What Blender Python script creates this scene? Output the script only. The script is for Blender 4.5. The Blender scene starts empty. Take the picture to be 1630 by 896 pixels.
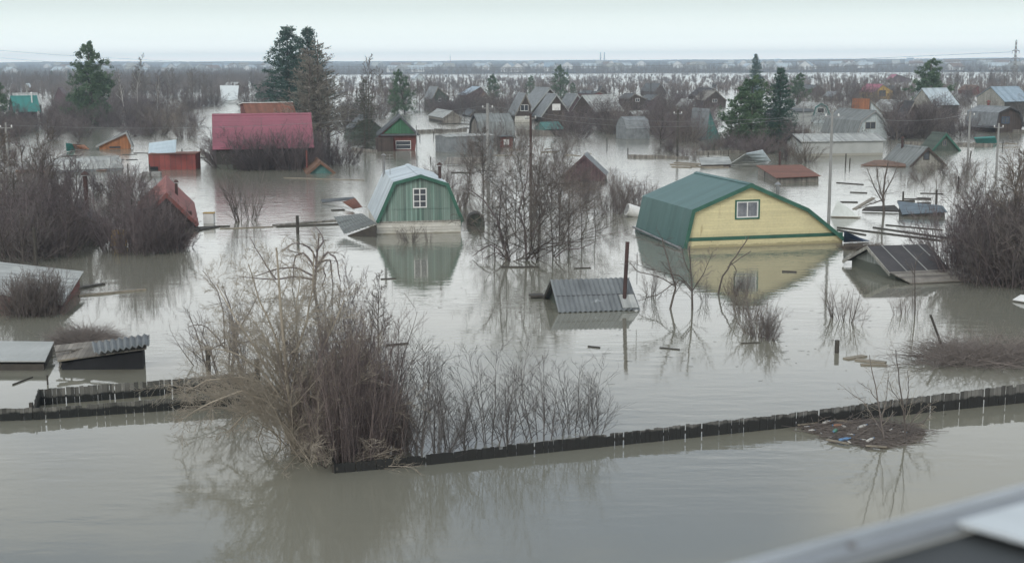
import bpy, bmesh, math, random
import numpy as np
from mathutils import Vector, Matrix, Euler, noise as mnoise

# ------------------------------------------------------------------ camera
SC = bpy.context.scene
COL = SC.collection
F = 2100.0                     # focal length in pixels of the 1630 x 896 photograph
CZ = 10.5                      # eye height above the flood water
CP = Vector((0, 0, CZ))
PITCH = math.atan(345 / F)
CAMR = Euler((math.radians(90) - PITCH, 0, 0)).to_matrix() @ Matrix.Rotation(math.radians(-0.28), 3, 'Z')
FWD = CAMR @ Vector((0, 0, -1))
cam = bpy.data.cameras.new('camera')
camo = bpy.data.objects.new('camera', cam)
COL.objects.link(camo)
camo.matrix_world = Matrix.Translation(CP) @ CAMR.to_4x4()
cam.sensor_width = 36
cam.lens = 36 * F / 1630
cam.clip_start = 0.05
cam.clip_end = 40000
cam.dof.use_dof = True
cam.dof.focus_distance = 75
cam.dof.aperture_fstop = 3.2
SC.camera = camo
SC.render.resolution_x, SC.render.resolution_y = 1024, 562

# ------------------------------------------------------------------ light
SUN_EL, SUN_AZ = math.radians(30), math.radians(200)    # azimuth measured from +Y clockwise
W = bpy.data.worlds.new('World')
SC.world = W
W.use_nodes = True
nt = W.node_tree
nt.nodes.clear()
def nd(nt, typ, **kw):
    n = nt.nodes.new(typ)
    for k, v in kw.items():
        if k.startswith('i_'):
            n.inputs[k[2:].replace('_', ' ')].default_value = v
        else:
            setattr(n, k, v)
    return n
sky = nd(nt, 'ShaderNodeTexSky', sky_type='NISHITA', sun_disc=False, sun_elevation=SUN_EL, sun_rotation=SUN_AZ,
         air_density=1.2, dust_density=3.0, ozone_density=1.5)
tc = nd(nt, 'ShaderNodeTexCoord')
mp = nd(nt, 'ShaderNodeMapping')
mp.inputs['Scale'].default_value = (2.2, 2.2, 7.0)
ns = nd(nt, 'ShaderNodeTexNoise')
ns.inputs['Scale'].default_value = 1.3
ns.inputs['Detail'].default_value = 3.0
ns.inputs['Roughness'].default_value = 0.5
cr = nd(nt, 'ShaderNodeValToRGB')
cr.color_ramp.elements[0].position = 0.40
cr.color_ramp.elements[0].color = (0.40, 0.50, 0.66, 1)
cr.color_ramp.elements[1].position = 0.60
cr.color_ramp.elements[1].color = (0.97, 0.98, 0.93, 1)
sep = nd(nt, 'ShaderNodeSeparateXYZ')
mr = nd(nt, 'ShaderNodeMapRange', i_From_Min=0.19, i_From_Max=0.34)
low = nd(nt, 'ShaderNodeValToRGB')
for e_, (p_, c_) in zip([low.color_ramp.elements[0], low.color_ramp.elements.new(.01), low.color_ramp.elements.new(.02), low.color_ramp.elements.new(.042), low.color_ramp.elements.new(.049), low.color_ramp.elements.new(.065), low.color_ramp.elements.new(.12), low.color_ramp.elements.new(.2), low.color_ramp.elements[-1]],
                       ((0, (2.3, 2.25, 2.1)), (.01, (1.62, 1.66, 1.56)), (.02, (1.16, 1.24, 1.18)), (.042, (.78, .865, .83)), (.049, (.76, .845, .81)), (.065, (1.2, 1.24, 1.23)), (.12, (1.34, 1.37, 1.36)), (.2, (1.26, 1.29, 1.29)), (.3, (1.0, 1.03, 1.04)))):
    e_.position = p_; e_.color = (*c_, 1)
hz = nd(nt, 'ShaderNodeMix', data_type='RGBA')
hz.inputs['A'].default_value = (0.93, 1.02, 0.99, 1)
sc10 = nd(nt, 'ShaderNodeMix', data_type='RGBA', blend_type='MULTIPLY')
sc10.inputs['Factor'].default_value = 1
sc10.inputs['B'].default_value = (10, 10, 10, 1)
mx = nd(nt, 'ShaderNodeMix', data_type='RGBA')
mx.inputs['Factor'].default_value = 0.93
bg = nd(nt, 'ShaderNodeBackground')
bg.inputs['Strength'].default_value = 0.115
wo = nd(nt, 'ShaderNodeOutputWorld')
L = nt.links.new
L(tc.outputs['Generated'], mp.inputs['Vector']); L(mp.outputs[0], ns.inputs['Vector'])
L(ns.outputs['Fac'], cr.inputs['Fac']); L(tc.outputs['Generated'], sep.inputs[0]); L(sep.outputs['Z'], mr.inputs['Value'])
L(sep.outputs['Z'], low.inputs['Fac']); L(low.outputs['Color'], hz.inputs['A']); L(mr.outputs[0], hz.inputs['Factor']); L(cr.outputs['Color'], hz.inputs['B'])
L(hz.outputs['Result'], sc10.inputs['A']); L(sky.outputs[0], mx.inputs['A']); L(sc10.outputs['Result'], mx.inputs['B'])
L(mx.outputs['Result'], bg.inputs['Color']); L(bg.outputs[0], wo.inputs[0])
sun = bpy.data.lights.new('sun', 'SUN')
sun.energy = 1.4
sun.angle = math.radians(25)
sun.color = (1.0, 0.97, 0.92)
suno = bpy.data.objects.new('sun', sun)
COL.objects.link(suno)
sd = Vector((math.sin(SUN_AZ) * math.cos(SUN_EL), math.cos(SUN_AZ) * math.cos(SUN_EL), math.sin(SUN_EL)))
suno.rotation_euler = sd.to_track_quat('Z', 'Y').to_euler()
SC.view_settings.view_transform = 'Standard'
SC.view_settings.look = 'None'
SC.view_settings.exposure = 0.0
SC.view_settings.gamma = 1.0
SC.cycles.volume_bounces = 1
SC.cycles.max_bounces = 6
SC.cycles.transparent_max_bounces = 8
SC.cycles.use_denoising = True

# ------------------------------------------------------------------ pixel <-> place
def ray(px, py):
    return CAMR @ Vector(((px - 815) / F, (448 - py) / F, -1))
def cast(px, py, z=0.0):
    d = ray(px, py)
    t = (z - CZ) / d.z
    return CP + d * t
def at_depth(px, py, dep):
    return CP + ray(px, py) * dep
def mpp(P):
    return (P - CP).dot(FWD) / F
def project(P):
    v = CAMR.transposed() @ (P - CP)
    return 815 + F * v.x / -v.z, 448 - F * v.y / -v.z

# ------------------------------------------------------------------ mesh helpers
def link(o, parent=None):
    COL.objects.link(o)
    if parent is not None:
        o.parent = parent
    return o
def tag(o, label=None, cat=None, group=None, kind=None):
    if label: o['label'] = label
    if cat: o['category'] = cat
    if group: o['group'] = group
    if kind: o['kind'] = kind
    return o
def empty(name, loc, yaw=0.0, label=None, cat=None, group=None):
    o = bpy.data.objects.new(name, None)
    link(o)
    o.location = loc
    o.rotation_euler = (0, 0, yaw)
    o.empty_display_size = 0.5
    return tag(o, label, cat, group)

class MB:
    def __init__(s): s.v = []; s.f = []
    def add(s, vs, fs):
        n = len(s.v)
        s.v += [tuple(p) for p in vs]
        s.f += [tuple(i + n for i in f) for f in fs]
        return s
    def box(s, x0, x1, y0, y1, z0, z1):
        return s.add([(x0,y0,z0),(x1,y0,z0),(x1,y1,z0),(x0,y1,z0),(x0,y0,z1),(x1,y0,z1),(x1,y1,z1),(x0,y1,z1)],
                     [(0,3,2,1),(4,5,6,7),(0,1,5,4),(1,2,6,5),(2,3,7,6),(3,0,4,7)])
    def prism(s, poly, y0, y1):            # poly in xz
        n = len(poly)
        vs = [(x, y0, z) for x, z in poly] + [(x, y1, z) for x, z in poly]
        fs = [tuple(range(n)), tuple(range(2*n-1, n-1, -1))] + [(i, i+n, (i+1) % n + n, (i+1) % n) for i in range(n)]
        return s.add(vs, fs)
    def bar(s, a, b, w, h=None, sides=4):
        a = Vector(a); b = Vector(b); h = h or w
        d = (b - a).normalized()
        u = d.cross(Vector((0, 0, 1)))
        if u.length < 1e-3: u = Vector((1, 0, 0))
        u.normalize(); v = u.cross(d)
        if sides == 4:
            o = [u*w/2+v*h/2, -u*w/2+v*h/2, -u*w/2-v*h/2, u*w/2-v*h/2]
        else:
            o = [(u*math.cos(2*math.pi*k/sides)*w/2 + v*math.sin(2*math.pi*k/sides)*h/2) for k in range(sides)]
        n = len(o)
        return s.add([a+q for q in o]+[b+q for q in o], [tuple(range(n)), tuple(range(2*n-1, n-1, -1))]+[(i,(i+1)%n,(i+1)%n+n,i+n) for i in range(n)])
    def lathe(s, prof, c=(0,0,0), n=12, axis=None):   # prof: (r,z)
        vs = []; fs = []
        M = axis or Matrix.Identity(3)
        for r, z in prof:
            for k in range(n):
                a = 2*math.pi*k/n
                vs.append(Vector(c) + M @ Vector((r*math.cos(a), r*math.sin(a), z)))
        for i in range(len(prof)-1):
            for k in range(n):
                fs.append((i*n+k, i*n+(k+1)%n, (i+1)*n+(k+1)%n, (i+1)*n+k))
        fs.append(tuple(range(n-1, -1, -1))); fs.append(tuple((len(prof)-1)*n+k for k in range(n)))
        return s.add(vs, fs)
    def slab(s, pts, t, nu=1, corr=0, pitch=0.2):
        """a sheet through 4 corners (a b c d round the outline), ribs run from edge ab to edge dc"""
        a, b, c, d = [Vector(p) for p in pts]
        nrm = (b-a).cross(d-a).normalized()
        if nrm.z < 0: nrm = -nrm
        ln = (b-a).length
        if corr:
            nu = max(2, int(ln/pitch)*4)
        top = []; bot = []
        nv = 3
        for j in range(nv+1):
            for i in range(nu+1):
                u = i/nu; v = j/nv
                p = (a*(1-u)+b*u)*(1-v) + (d*(1-u)+c*u)*v
                h = corr*math.sin(u*nu/4*2*math.pi) if corr else 0
                top.append(p+nrm*(h+t)); bot.append(p+nrm*h)
        m = nu+1
        N = len(top)
        fs = []
        for j in range(nv):
            for i in range(nu):
                q = (j*m+i, j*m+i+1, (j+1)*m+i+1, (j+1)*m+i)
                fs.append(q); fs.append(tuple(x+N for x in reversed(q)))
        for i in range(nu):
            fs.append((i, i+N, i+1+N, i+1)); k = nv*m
            fs.append((k+i, k+i+1, k+i+1+N, k+i+N))
        for j in range(nv):
            fs.append((j*m, (j+1)*m, (j+1)*m+N, j*m+N)); e = nu
            fs.append((j*m+e, j*m+e+N, (j+1)*m+e+N, (j+1)*m+e))
        return s.add(top+bot, fs)
    def build(s, name, mat, parent=None, smooth=False, bevel=0.0):
        me = bpy.data.meshes.new(name)
        me.from_pydata(s.v, [], s.f)
        bm = bmesh.new(); bm.from_mesh(me)
        bmesh.ops.recalc_face_normals(bm, faces=bm.faces[:])
        if bevel:
            bmesh.ops.bevel(bm, geom=bm.edges[:], offset=bevel, segments=1, affect='EDGES')
        bm.to_mesh(me); bm.free()
        if smooth:
            for p in me.polygons: p.use_smooth = True
        me.materials.append(mat)
        return link(bpy.data.objects.new(name, me), parent)

def raw_mesh(name, V, Q, mat, parent=None, smooth=False):
    """V (n,3) float, Q (m,4) int -> object, fast"""
    me = bpy.data.meshes.new(name)
    me.vertices.add(len(V)); me.vertices.foreach_set('co', np.ascontiguousarray(V, dtype=np.float32).ravel())
    k = Q.shape[1]
    me.loops.add(Q.size); me.loops.foreach_set('vertex_index', np.ascontiguousarray(Q, dtype=np.int32).ravel())
    me.polygons.add(len(Q)); me.polygons.foreach_set('loop_start', np.arange(0, Q.size, k, dtype=np.int32))
    if smooth: me.polygons.foreach_set('use_smooth', np.ones(len(Q), dtype=bool))
    me.update(calc_edges=True)
    me.materials.append(mat)
    return link(bpy.data.objects.new(name, me), parent)

class Sticks:
    """many tapering round branches, collected as polylines and skinned together"""
    def __init__(s): s.b = {}
    def add(s, pts, rad):
        s.b.setdefault(len(pts), ([], []))
        s.b[len(pts)][0].append(pts); s.b[len(pts)][1].append(rad)
    def arrays(s, k):
        Vs = []; Qs = []; off = 0
        for n, (P, R) in s.b.items():
            P = np.array(P, dtype=np.float64); R = np.array(R, dtype=np.float64)
            T = np.gradient(P, axis=1); T /= np.linalg.norm(T, axis=2, keepdims=True) + 1e-9
            ref = np.zeros_like(T); ref[..., 0] = 0.31; ref[..., 1] = 0.83; ref[..., 2] = 0.12
            U = np.cross(T, ref); U /= np.linalg.norm(U, axis=2, keepdims=True) + 1e-9
            Wv = np.cross(T, U)
            ang = np.arange(k) * 2 * math.pi / k
            ring = (U[:, :, None, :] * np.cos(ang)[None, None, :, None] + Wv[:, :, None, :] * np.sin(ang)[None, None, :, None]) * R[:, :, None, None]
            V = (P[:, :, None, :] + ring).reshape(-1, 3)
            B = len(P)
            b = np.arange(B)[:, None, None] * (n * k); i = np.arange(n - 1)[None, :, None] * k; j = np.arange(k)[None, None, :]
            j2 = (j + 1) % k
            Q = np.stack([b + i + j, b + i + j2, b + i + k + j2, b + i + k + j], axis=-1).reshape(-1, 4) + off
            Vs.append(V); Qs.append(Q); off += len(V)
        return np.concatenate(Vs), np.concatenate(Qs)
    def build(s, name, mat, parent=None, k=3):
        V, Q = s.arrays(k)
        return raw_mesh(name, V, Q, mat, parent)

# ------------------------------------------------------------------ materials
def new_mat(name):
    m = bpy.data.materials.new(name); m.use_nodes = True
    nt = m.node_tree
    b = nt.nodes['Principled BSDF']
    return m, nt, b
def rgba(c): return (c[0], c[1], c[2], 1)
def math_n(nt, op, a, b=None, c=None):
    n = nt.nodes.new('ShaderNodeMath'); n.operation = op
    for i, x in enumerate((a, b, c)):
        if x is None: continue
        if isinstance(x, (int, float)): n.inputs[i].default_value = x
        else: nt.links.new(x, n.inputs[i])
    return n.outputs[0]
def mixc(nt, fac, a, b, mode='MIX'):
    n = nt.nodes.new('ShaderNodeMix'); n.data_type = 'RGBA'; n.blend_type = mode
    for key, x in (('Factor', fac), ('A', a), ('B', b)):
        if isinstance(x, (int, float)): n.inputs[key].default_value = x
        elif isinstance(x, tuple): n.inputs[key].default_value = rgba(x)
        else: nt.links.new(x, n.inputs[key])
    return n.outputs['Result']
def noise_n(nt, vec, scale, detail=4, rough=0.55, stretch=None):
    if stretch:
        m = nt.nodes.new('ShaderNodeMapping'); m.inputs['Scale'].default_value = stretch
        nt.links.new(vec, m.inputs['Vector']); vec = m.outputs[0]
    n = nt.nodes.new('ShaderNodeTexNoise')
    n.inputs['Scale'].default_value = scale; n.inputs['Detail'].default_value = detail; n.inputs['Roughness'].default_value = rough
    nt.links.new(vec, n.inputs['Vector'])
    return n.outputs['Fac']
def ramp(nt, fac, lo, hi):
    m = nt.nodes.new('ShaderNodeMapRange'); m.inputs['From Min'].default_value = lo; m.inputs['From Max'].default_value = hi
    nt.links.new(fac, m.inputs['Value']); return m.outputs[0]

def surf(name, col, col2=None, rough=0.75, metal=0.0, scale=1.5, stretch=None, stripe=None, per=0.12, bump=0.15,
         spec=0.3, stain=None, wet=None):
    """stripe=(axis, spacing, kind) kind: plank, corr, seam, lap ; stain=(colour, threshold, scale, stretch); wet=(z, colour)"""
    m, nt, b = new_mat(name)
    L = nt.links.new
    tc = nt.nodes.new('ShaderNodeTexCoord'); vec = tc.outputs['Object']
    col2 = col2 or tuple(c * 0.72 for c in col)
    f = noise_n(nt, vec, scale, 5, 0.6, stretch)
    c = mixc(nt, ramp(nt, f, 0.32, 0.68), tuple(col), tuple(col2))
    fine = noise_n(nt, vec, scale * 9, 3, 0.6, stretch)
    c = mixc(nt, 0.35, c, mixc(nt, fine, (0.55, 0.55, 0.55), (1.4, 1.4, 1.4)), 'MULTIPLY')
    height = math_n(nt, 'MULTIPLY', fine, 0.25)
    if stripe:
        ax, sp, kind = stripe
        s = nt.nodes.new('ShaderNodeSeparateXYZ'); L(vec, s.inputs[0])
        q = math_n(nt, 'DIVIDE', s.outputs[ax], sp)
        fr = math_n(nt, 'FRACT', q); fl = math_n(nt, 'FLOOR', q)
        wn = nt.nodes.new('ShaderNodeTexWhiteNoise'); wn.noise_dimensions = '1D'; L(fl, wn.inputs['W'])
        v = mixc(nt, wn.outputs['Value'], (1 - per*2,)*3, (1 + per,)*3)
        c = mixc(nt, 1.0, c, v, 'MULTIPLY')
        if kind == 'corr':
            h = math_n(nt, 'SINE', math_n(nt, 'MULTIPLY', q, 2*math.pi))
            h = math_n(nt, 'MULTIPLY', h, 0.5)
        elif kind == 'lap':
            h = fr
        else:
            d = math_n(nt, 'ABSOLUTE', math_n(nt, 'SUBTRACT', fr, 0.5))
            h = math_n(nt, 'LESS_THAN', d, 0.46) if kind == 'plank' else math_n(nt, 'GREATER_THAN', d, 0.46)
            if kind == 'plank':
                c = mixc(nt, math_n(nt, 'GREATER_THAN', d, 0.47), c, (0.05, 0.045, 0.04))  # groove shade between boards painted into the colour as a thin dark line
        height = math_n(nt, 'ADD', height, math_n(nt, 'MULTIPLY', h, 1.0))
    if stain:
        sf = noise_n(nt, vec, stain[2], 6, 0.7, stain[3] if len(stain) > 3 else None)
        c = mixc(nt, ramp(nt, sf, stain[1], stain[1] + 0.12), c, tuple(stain[0]))
    if wet:
        g = nt.nodes.new('ShaderNodeNewGeometry'); s2 = nt.nodes.new('ShaderNodeSeparateXYZ'); L(g.outputs['Position'], s2.inputs[0])
        wz = math_n(nt, 'ADD', s2.outputs['Z'], math_n(nt, 'MULTIPLY', noise_n(nt, g.outputs['Position'], 3.0, 3), wet[2] if len(wet) > 2 else 0.12))
        c = mixc(nt, ramp(nt, wz, wet[0] + 0.06, wet[0]), c, tuple(wet[1]))
    L(c, b.inputs['Base Color'])
    b.inputs['Roughness'].default_value = rough
    b.inputs['Metallic'].default_value = metal
    b.inputs['Specular IOR Level'].default_value = spec
    if bump:
        bn = nt.nodes.new('ShaderNodeBump'); bn.inputs['Strength'].default_value = min(1, bump*2); bn.inputs['Distance'].default_value = 0.03
        L(height, bn.inputs['Height']); L(bn.outputs[0], b.inputs['Normal'])
    return m

def bark(name, col, var=0.35, spec=0.1):
    m, nt, b = new_mat(name)
    oi = nt.nodes.new('ShaderNodeObjectInfo')
    tc = nt.nodes.new('ShaderNodeTexCoord')
    n = noise_n(nt, tc.outputs['Object'], 4.0, 3)
    lo = tuple(c*(1-var) for c in col); hi = tuple(c*(1+var) for c in col)
    c = mixc(nt, oi.outputs['Random'], lo, hi)
    c = mixc(nt, 0.5, c, mixc(nt, n, (0.4,)*3, (1.6,)*3), 'MULTIPLY')
    nt.links.new(c, b.inputs['Base Color'])
    b.inputs['Roughness'].default_value = 0.85; b.inputs['Specular IOR Level'].default_value = spec
    return m
def needles(name, col, col2):
    m, nt, b = new_mat(name)
    tc = nt.nodes.new('ShaderNodeTexCoord')
    n = noise_n(nt, tc.outputs['Object'], 9.0, 3)
    c = mixc(nt, ramp(nt, n, 0.35, 0.65), tuple(col), tuple(col2))
    nt.links.new(c, b.inputs['Base Color'])
    b.inputs['Roughness'].default_value = 0.7; b.inputs['Specular IOR Level'].default_value = 0.2
    return m

M = {}
M['twig_grey'] = bark('grey_brown_bark', (0.165, 0.143, 0.13))
M['far_twig'] = bark('far_bark', (0.16, 0.135, 0.125))
M['twig_dark'] = bark('dark_purple_bark', (0.135, 0.112, 0.112))
M['twig_brown'] = bark('brown_bark', (0.17, 0.143, 0.122))
M['twig_tan'] = bark('pale_willow_bark', (0.33, 0.29, 0.235), 0.1)
M['twig_red'] = bark('red_brown_brush_bark', (0.175, 0.142, 0.132), 0.12)
M['bark'] = bark('trunk_bark', (0.10, 0.085, 0.075))
M['birch'] = bark('birch_bark', (0.45, 0.43, 0.40))
M['spruce'] = needles('dark_spruce_needles', (0.032, 0.068, 0.055), (0.065, 0.115, 0.085))
M['pine'] = needles('pine_needles', (0.055, 0.095, 0.055), (0.12, 0.18, 0.10))
M['dry'] = needles('dry_conifer_needles', (0.05, 0.055, 0.042), (0.09, 0.09, 0.065))
M['yellow'] = surf('yellow_lap_siding', (0.78, 0.70, 0.42), (0.68, 0.61, 0.37), stripe=('Z', 0.155, 'lap'), per=0.05, bump=0.5, scale=0.8,
                   stain=((0.40, 0.31, 0.15), 0.64, 0.9, (1.6, 1, 0.30)), wet=(0.24, (0.42, 0.37, 0.22), .25))
M['green_roof'] = surf('dark_green_sheet_roof', (0.068, 0.138, 0.128), (0.085, 0.16, 0.15), rough=0.5, metal=0.0, spec=0.35, stripe=('Y', 0.5, 'seam'), per=0.06, bump=0.3, scale=0.7, stretch=(.5, 2, .5), stain=((0.11, 0.18, 0.16), 0.6, 0.9, (.5, 2, .5)))
M['green_trim'] = surf('green_painted_trim', (0.05, 0.14, 0.10), rough=0.5, bump=0.05)
M['green_planks'] = surf('weathered_green_planks', (0.15, 0.24, 0.20), (0.23, 0.295, 0.26), stripe=('X', 0.14, 'plank'), per=0.22, scale=0.9, stretch=(3, 1, 0.5),
                         stain=((0.28, 0.33, 0.29), 0.60, 2.0, (4, 1, 0.5)))
M['plinth'] = surf('whitewashed_plinth', (0.62, 0.61, 0.56), (0.48, 0.46, 0.40), stripe=('Z', 0.2, 'plank'), per=0.06, wet=(0.08, (0.30, 0.28, 0.22)))
M['tin'] = surf('pale_galvanised_sheet', (0.52, 0.58, 0.60), (0.40, 0.46, 0.49), rough=0.45, metal=0.25, stripe=('Y', 0.55, 'seam'), per=0.10, bump=0.2, scale=0.8,
                stain=((0.30, 0.31, 0.31), 0.66, 1.2))
M['pale_planks'] = surf('pale_weathered_planks', (0.36, 0.38, 0.35), (0.24, 0.26, 0.24), stripe=('X', .15, 'plank'), wet=(.5, (.10, .11, .09)))
M['white'] = surf('white_paint', (0.72, 0.72, 0.70), (0.62, 0.62, 0.60), bump=0.03, scale=4)
M['glass'] = surf('dark_window_glass', (0.03, 0.035, 0.045), (0.06, 0.065, 0.075), rough=0.08, bump=0, spec=0.6)
M['curtain'] = surf('net_curtain', (0.30, 0.31, 0.33), (0.12, 0.13, 0.15), rough=0.6, stripe=('X', 0.09, 'corr'), per=0.1, bump=0.1)
M['slate'] = surf('grey_asbestos_sheet', (0.25, 0.265, 0.26), (0.16, 0.17, 0.165), rough=0.85, stripe=('Y', 0.19, 'corr'), per=0.12, bump=0.5, stretch=(0.6, 2, 0.6), stain=((0.10, 0.11, 0.09), 0.60, 1.6))
M['slate_plain'] = surf('grey_asbestos', (0.25, 0.265, 0.27), (0.15, 0.16, 0.165), rough=0.8, stretch=(1, 1, 1), bump=0.1, stain=((0.40, 0.42, 0.42), 0.64, 1.3))
M['slate_pale'] = surf('pale_grey_sheet', (0.43, 0.44, 0.42), (0.30, 0.31, 0.30), rough=0.8, stripe=('Y', 0.25, 'corr'), per=0.12, bump=0.4, stain=((0.2, 0.2, 0.18), 0.6, 1.1))
M['slate_dark'] = surf('dark_slate_sheet', (0.13, 0.14, 0.145), (0.09, 0.095, 0.10), rough=0.8, stripe=('Y', 0.3, 'corr'), per=0.1, bump=0.4, stain=((0.2, 0.21, 0.2), 0.62, 1.4))
M['felt'] = surf('black_roofing_felt', (0.075, 0.07, 0.072), (0.05, 0.048, 0.05), rough=0.8, scale=1.0, bump=0.15)
M['felt_strip'] = surf('pale_batten', (0.30, 0.30, 0.29), bump=0.05)
M['old_wood'] = surf('weathered_grey_boards', (0.27, 0.25, 0.22), (0.16, 0.145, 0.125), stripe=('X', 0.16, 'plank'), per=0.2, scale=2)
M['board'] = surf('floating_board_wood', (0.30, 0.26, 0.20), (0.16, 0.14, 0.11), scale=3, stretch=(0.3, 3, 3))
M['board_dark'] = surf('wet_dark_board', (0.07, 0.062, 0.052), (0.045, 0.04, 0.035), scale=3)
M['wood_dark'] = surf('dark_brown_boards', (0.085, 0.062, 0.052), (0.055, 0.042, 0.038), stripe=('X', 0.16, 'plank'), per=0.15)
M['wood_purple'] = surf('purple_brown_boards', (0.13, 0.08, 0.085), (0.09, 0.06, 0.065), stripe=('X', 0.16, 'plank'), per=0.12)
M['wood_orange'] = surf('orange_brown_boards', (0.36, 0.15, 0.06), (0.26, 0.11, 0.05), stripe=('X', 0.2, 'plank'), per=0.12)
M['wood_grey'] = surf('grey_gable_boards', (0.36, 0.35, 0.31), (0.26, 0.25, 0.22), stripe=('X', 0.18, 'plank'), per=0.12)
M['wood_green'] = surf('green_gable_boards', (0.06, 0.17, 0.09), (0.05, 0.13, 0.075), stripe=('X', 0.16, 'plank'), per=0.1)
M['wood_teal'] = surf('teal_gable_boards', (0.07, 0.19, 0.18), (0.10, 0.20, 0.18), stripe=('X', 0.16, 'plank'), per=0.1)
M['wood_olive'] = surf('dark_olive_boards', (0.085, 0.105, 0.085), (0.065, 0.08, 0.065), stripe=('X', 0.16, 'plank'), per=0.1)
M['wood_pale'] = surf('pale_blue_boards', (0.52, 0.57, 0.57), (0.42, 0.47, 0.48), stripe=('X', 0.16, 'plank'), per=0.06)
M['wood_ochre'] = surf('ochre_boards', (0.50, 0.33, 0.09), (0.42, 0.28, 0.09), stripe=('X', 0.16, 'plank'), per=0.08)
M['brickred'] = surf('brick_red_boards', (0.19, 0.06, 0.05), (0.13, 0.05, 0.045), stripe=('X', 0.16, 'plank'), per=0.12)
M['magenta'] = surf('crimson_metal_tile_roof', (0.27, 0.085, 0.115), (0.22, 0.08, 0.10), rough=0.5, spec=0.4, stripe=('X', 0.45, 'lap'), per=0.09, bump=0.5, scale=0.7, stain=((0.20, 0.10, 0.11), 0.62, 0.8, (2.0, 1, 1)))
M['red_roof'] = surf('faded_red_roof', (0.31, 0.10, 0.085), (0.21, 0.085, 0.075), rough=0.7, stripe=('Y', 0.3, 'corr'), per=0.1, bump=0.3)
M['rust'] = surf('rusty_sheet', (0.21, 0.085, 0.055), (0.15, 0.07, 0.05), rough=0.8, stripe=('Y', 0.4, 'corr'), per=0.1, bump=0.2)
M['maroon'] = surf('maroon_ribbed_metal', (0.24, 0.055, 0.045), (0.18, 0.05, 0.045), rough=0.6, stripe=('X', 0.55, 'plank'), per=0.1)
M['orange_roof'] = surf('orange_rust_roof', (0.38, 0.15, 0.07), (0.28, 0.12, 0.06), stripe=('Y', 0.3, 'corr'), per=0.1)
M['teal_roof'] = surf('teal_sheet_roof', (0.04, 0.22, 0.20), (0.05, 0.19, 0.17), rough=0.5, stripe=('Y', 0.4, 'seam'), per=0.05, bump=0.2)
M['pink_roof'] = surf('dusty_pink_roof', (0.36, 0.12, 0.17), (0.30, 0.12, 0.16), stripe=('Y', 0.3, 'corr'), per=0.05)
M['brown_roof'] = surf('brown_roof', (0.20, 0.11, 0.07), (0.14, 0.085, 0.06), stripe=('Y', 0.3, 'corr'), per=0.1)
M['blue_roof'] = surf('blue_grey_roof', (0.32, 0.40, 0.46), (0.24, 0.31, 0.37), rough=0.5, metal=0.2, stripe=('Y', 0.6, 'seam'), per=0.1)
M['film'] = surf('white_plastic_film', (0.66, 0.70, 0.68), (0.52, 0.55, 0.52), rough=0.4, bump=0.2)
M['pale_wall'] = surf('pale_grey_render', (0.40, 0.41, 0.395), (0.33, 0.34, 0.325), bump=0.05, scale=0.8, wet=(0.3, (0.30, 0.29, 0.25)))
M['steel'] = surf('dull_steel', (0.30, 0.31, 0.32), (0.20, 0.19, 0.18), rough=0.5, metal=0.5, bump=0.05)
M['rust_pipe'] = surf('rusty_black_pipe', (0.05, 0.034, 0.032), (0.075, 0.042, 0.036), rough=0.8, bump=0.1)
M['concrete'] = surf('grey_concrete', (0.30, 0.30, 0.29), (0.22, 0.22, 0.21), bump=0.05)
M['dark_hole'] = surf('dark_interior', (0.02, 0.02, 0.022), rough=0.9, bump=0)
M['fence'] = surf('weathered_fence_planks', (0.15, 0.147, 0.137), (0.10, 0.097, 0.09), scale=4, stretch=(1, 1, 0.3), stripe=('X', 0.13, 'plank'), per=0.28, rough=0.9,
                  wet=(0.42, (0.022, 0.022, 0.021), 0.24))
M['fence_low'] = surf('wet_fence_planks', (0.16, 0.155, 0.14), (0.10, 0.10, 0.09), scale=4, stretch=(1, 1, 0.3), stripe=('X', 0.13, 'plank'), per=0.25, rough=0.9,
                      wet=(0.33, (0.018, 0.019, 0.018), 0.22))
M['mud'] = surf('brown_reed_litter', (0.13, 0.105, 0.08), (0.08, 0.065, 0.052), scale=5, bump=0.5)
M['straw'] = surf('floating_straw', (0.20, 0.14, 0.10), (0.12, 0.085, 0.065), scale=6, bump=0.6)
M['blue_bright'] = surf('blue_sheet', (0.10, 0.14, 0.45), bump=.05)
M['blue_white'] = surf('pale_blue_sheet', (0.55, 0.66, 0.74), (0.45, 0.55, 0.62), rough=.4, scale=1.0)
M['blue_dark'] = surf('dark_blue_grey_sheet', (0.14, 0.18, 0.21), (0.09, 0.11, 0.13), rough=.6)
M['blue_tarp'] = surf('blue_tarpaulin', (0.03, 0.06, 0.12), (0.05, 0.09, 0.16), rough=0.5)
M['rail_metal'] = surf('grey_painted_rail', (0.27, 0.29, 0.31), (0.23, 0.25, 0.27), rough=0.45, spec=0.4, bump=0.0, scale=2)
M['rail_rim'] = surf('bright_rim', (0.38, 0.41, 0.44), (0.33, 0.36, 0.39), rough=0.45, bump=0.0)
M['rail_pale'] = surf('pale_grey_bracket', (0.55, 0.59, 0.61), (0.47, 0.51, 0.53), bump=0.0)
M['rail_dark'] = surf('dark_rail_panel', (0.045, 0.05, 0.053), (0.055, 0.06, 0.062), rough=0.6, bump=0.0)

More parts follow.
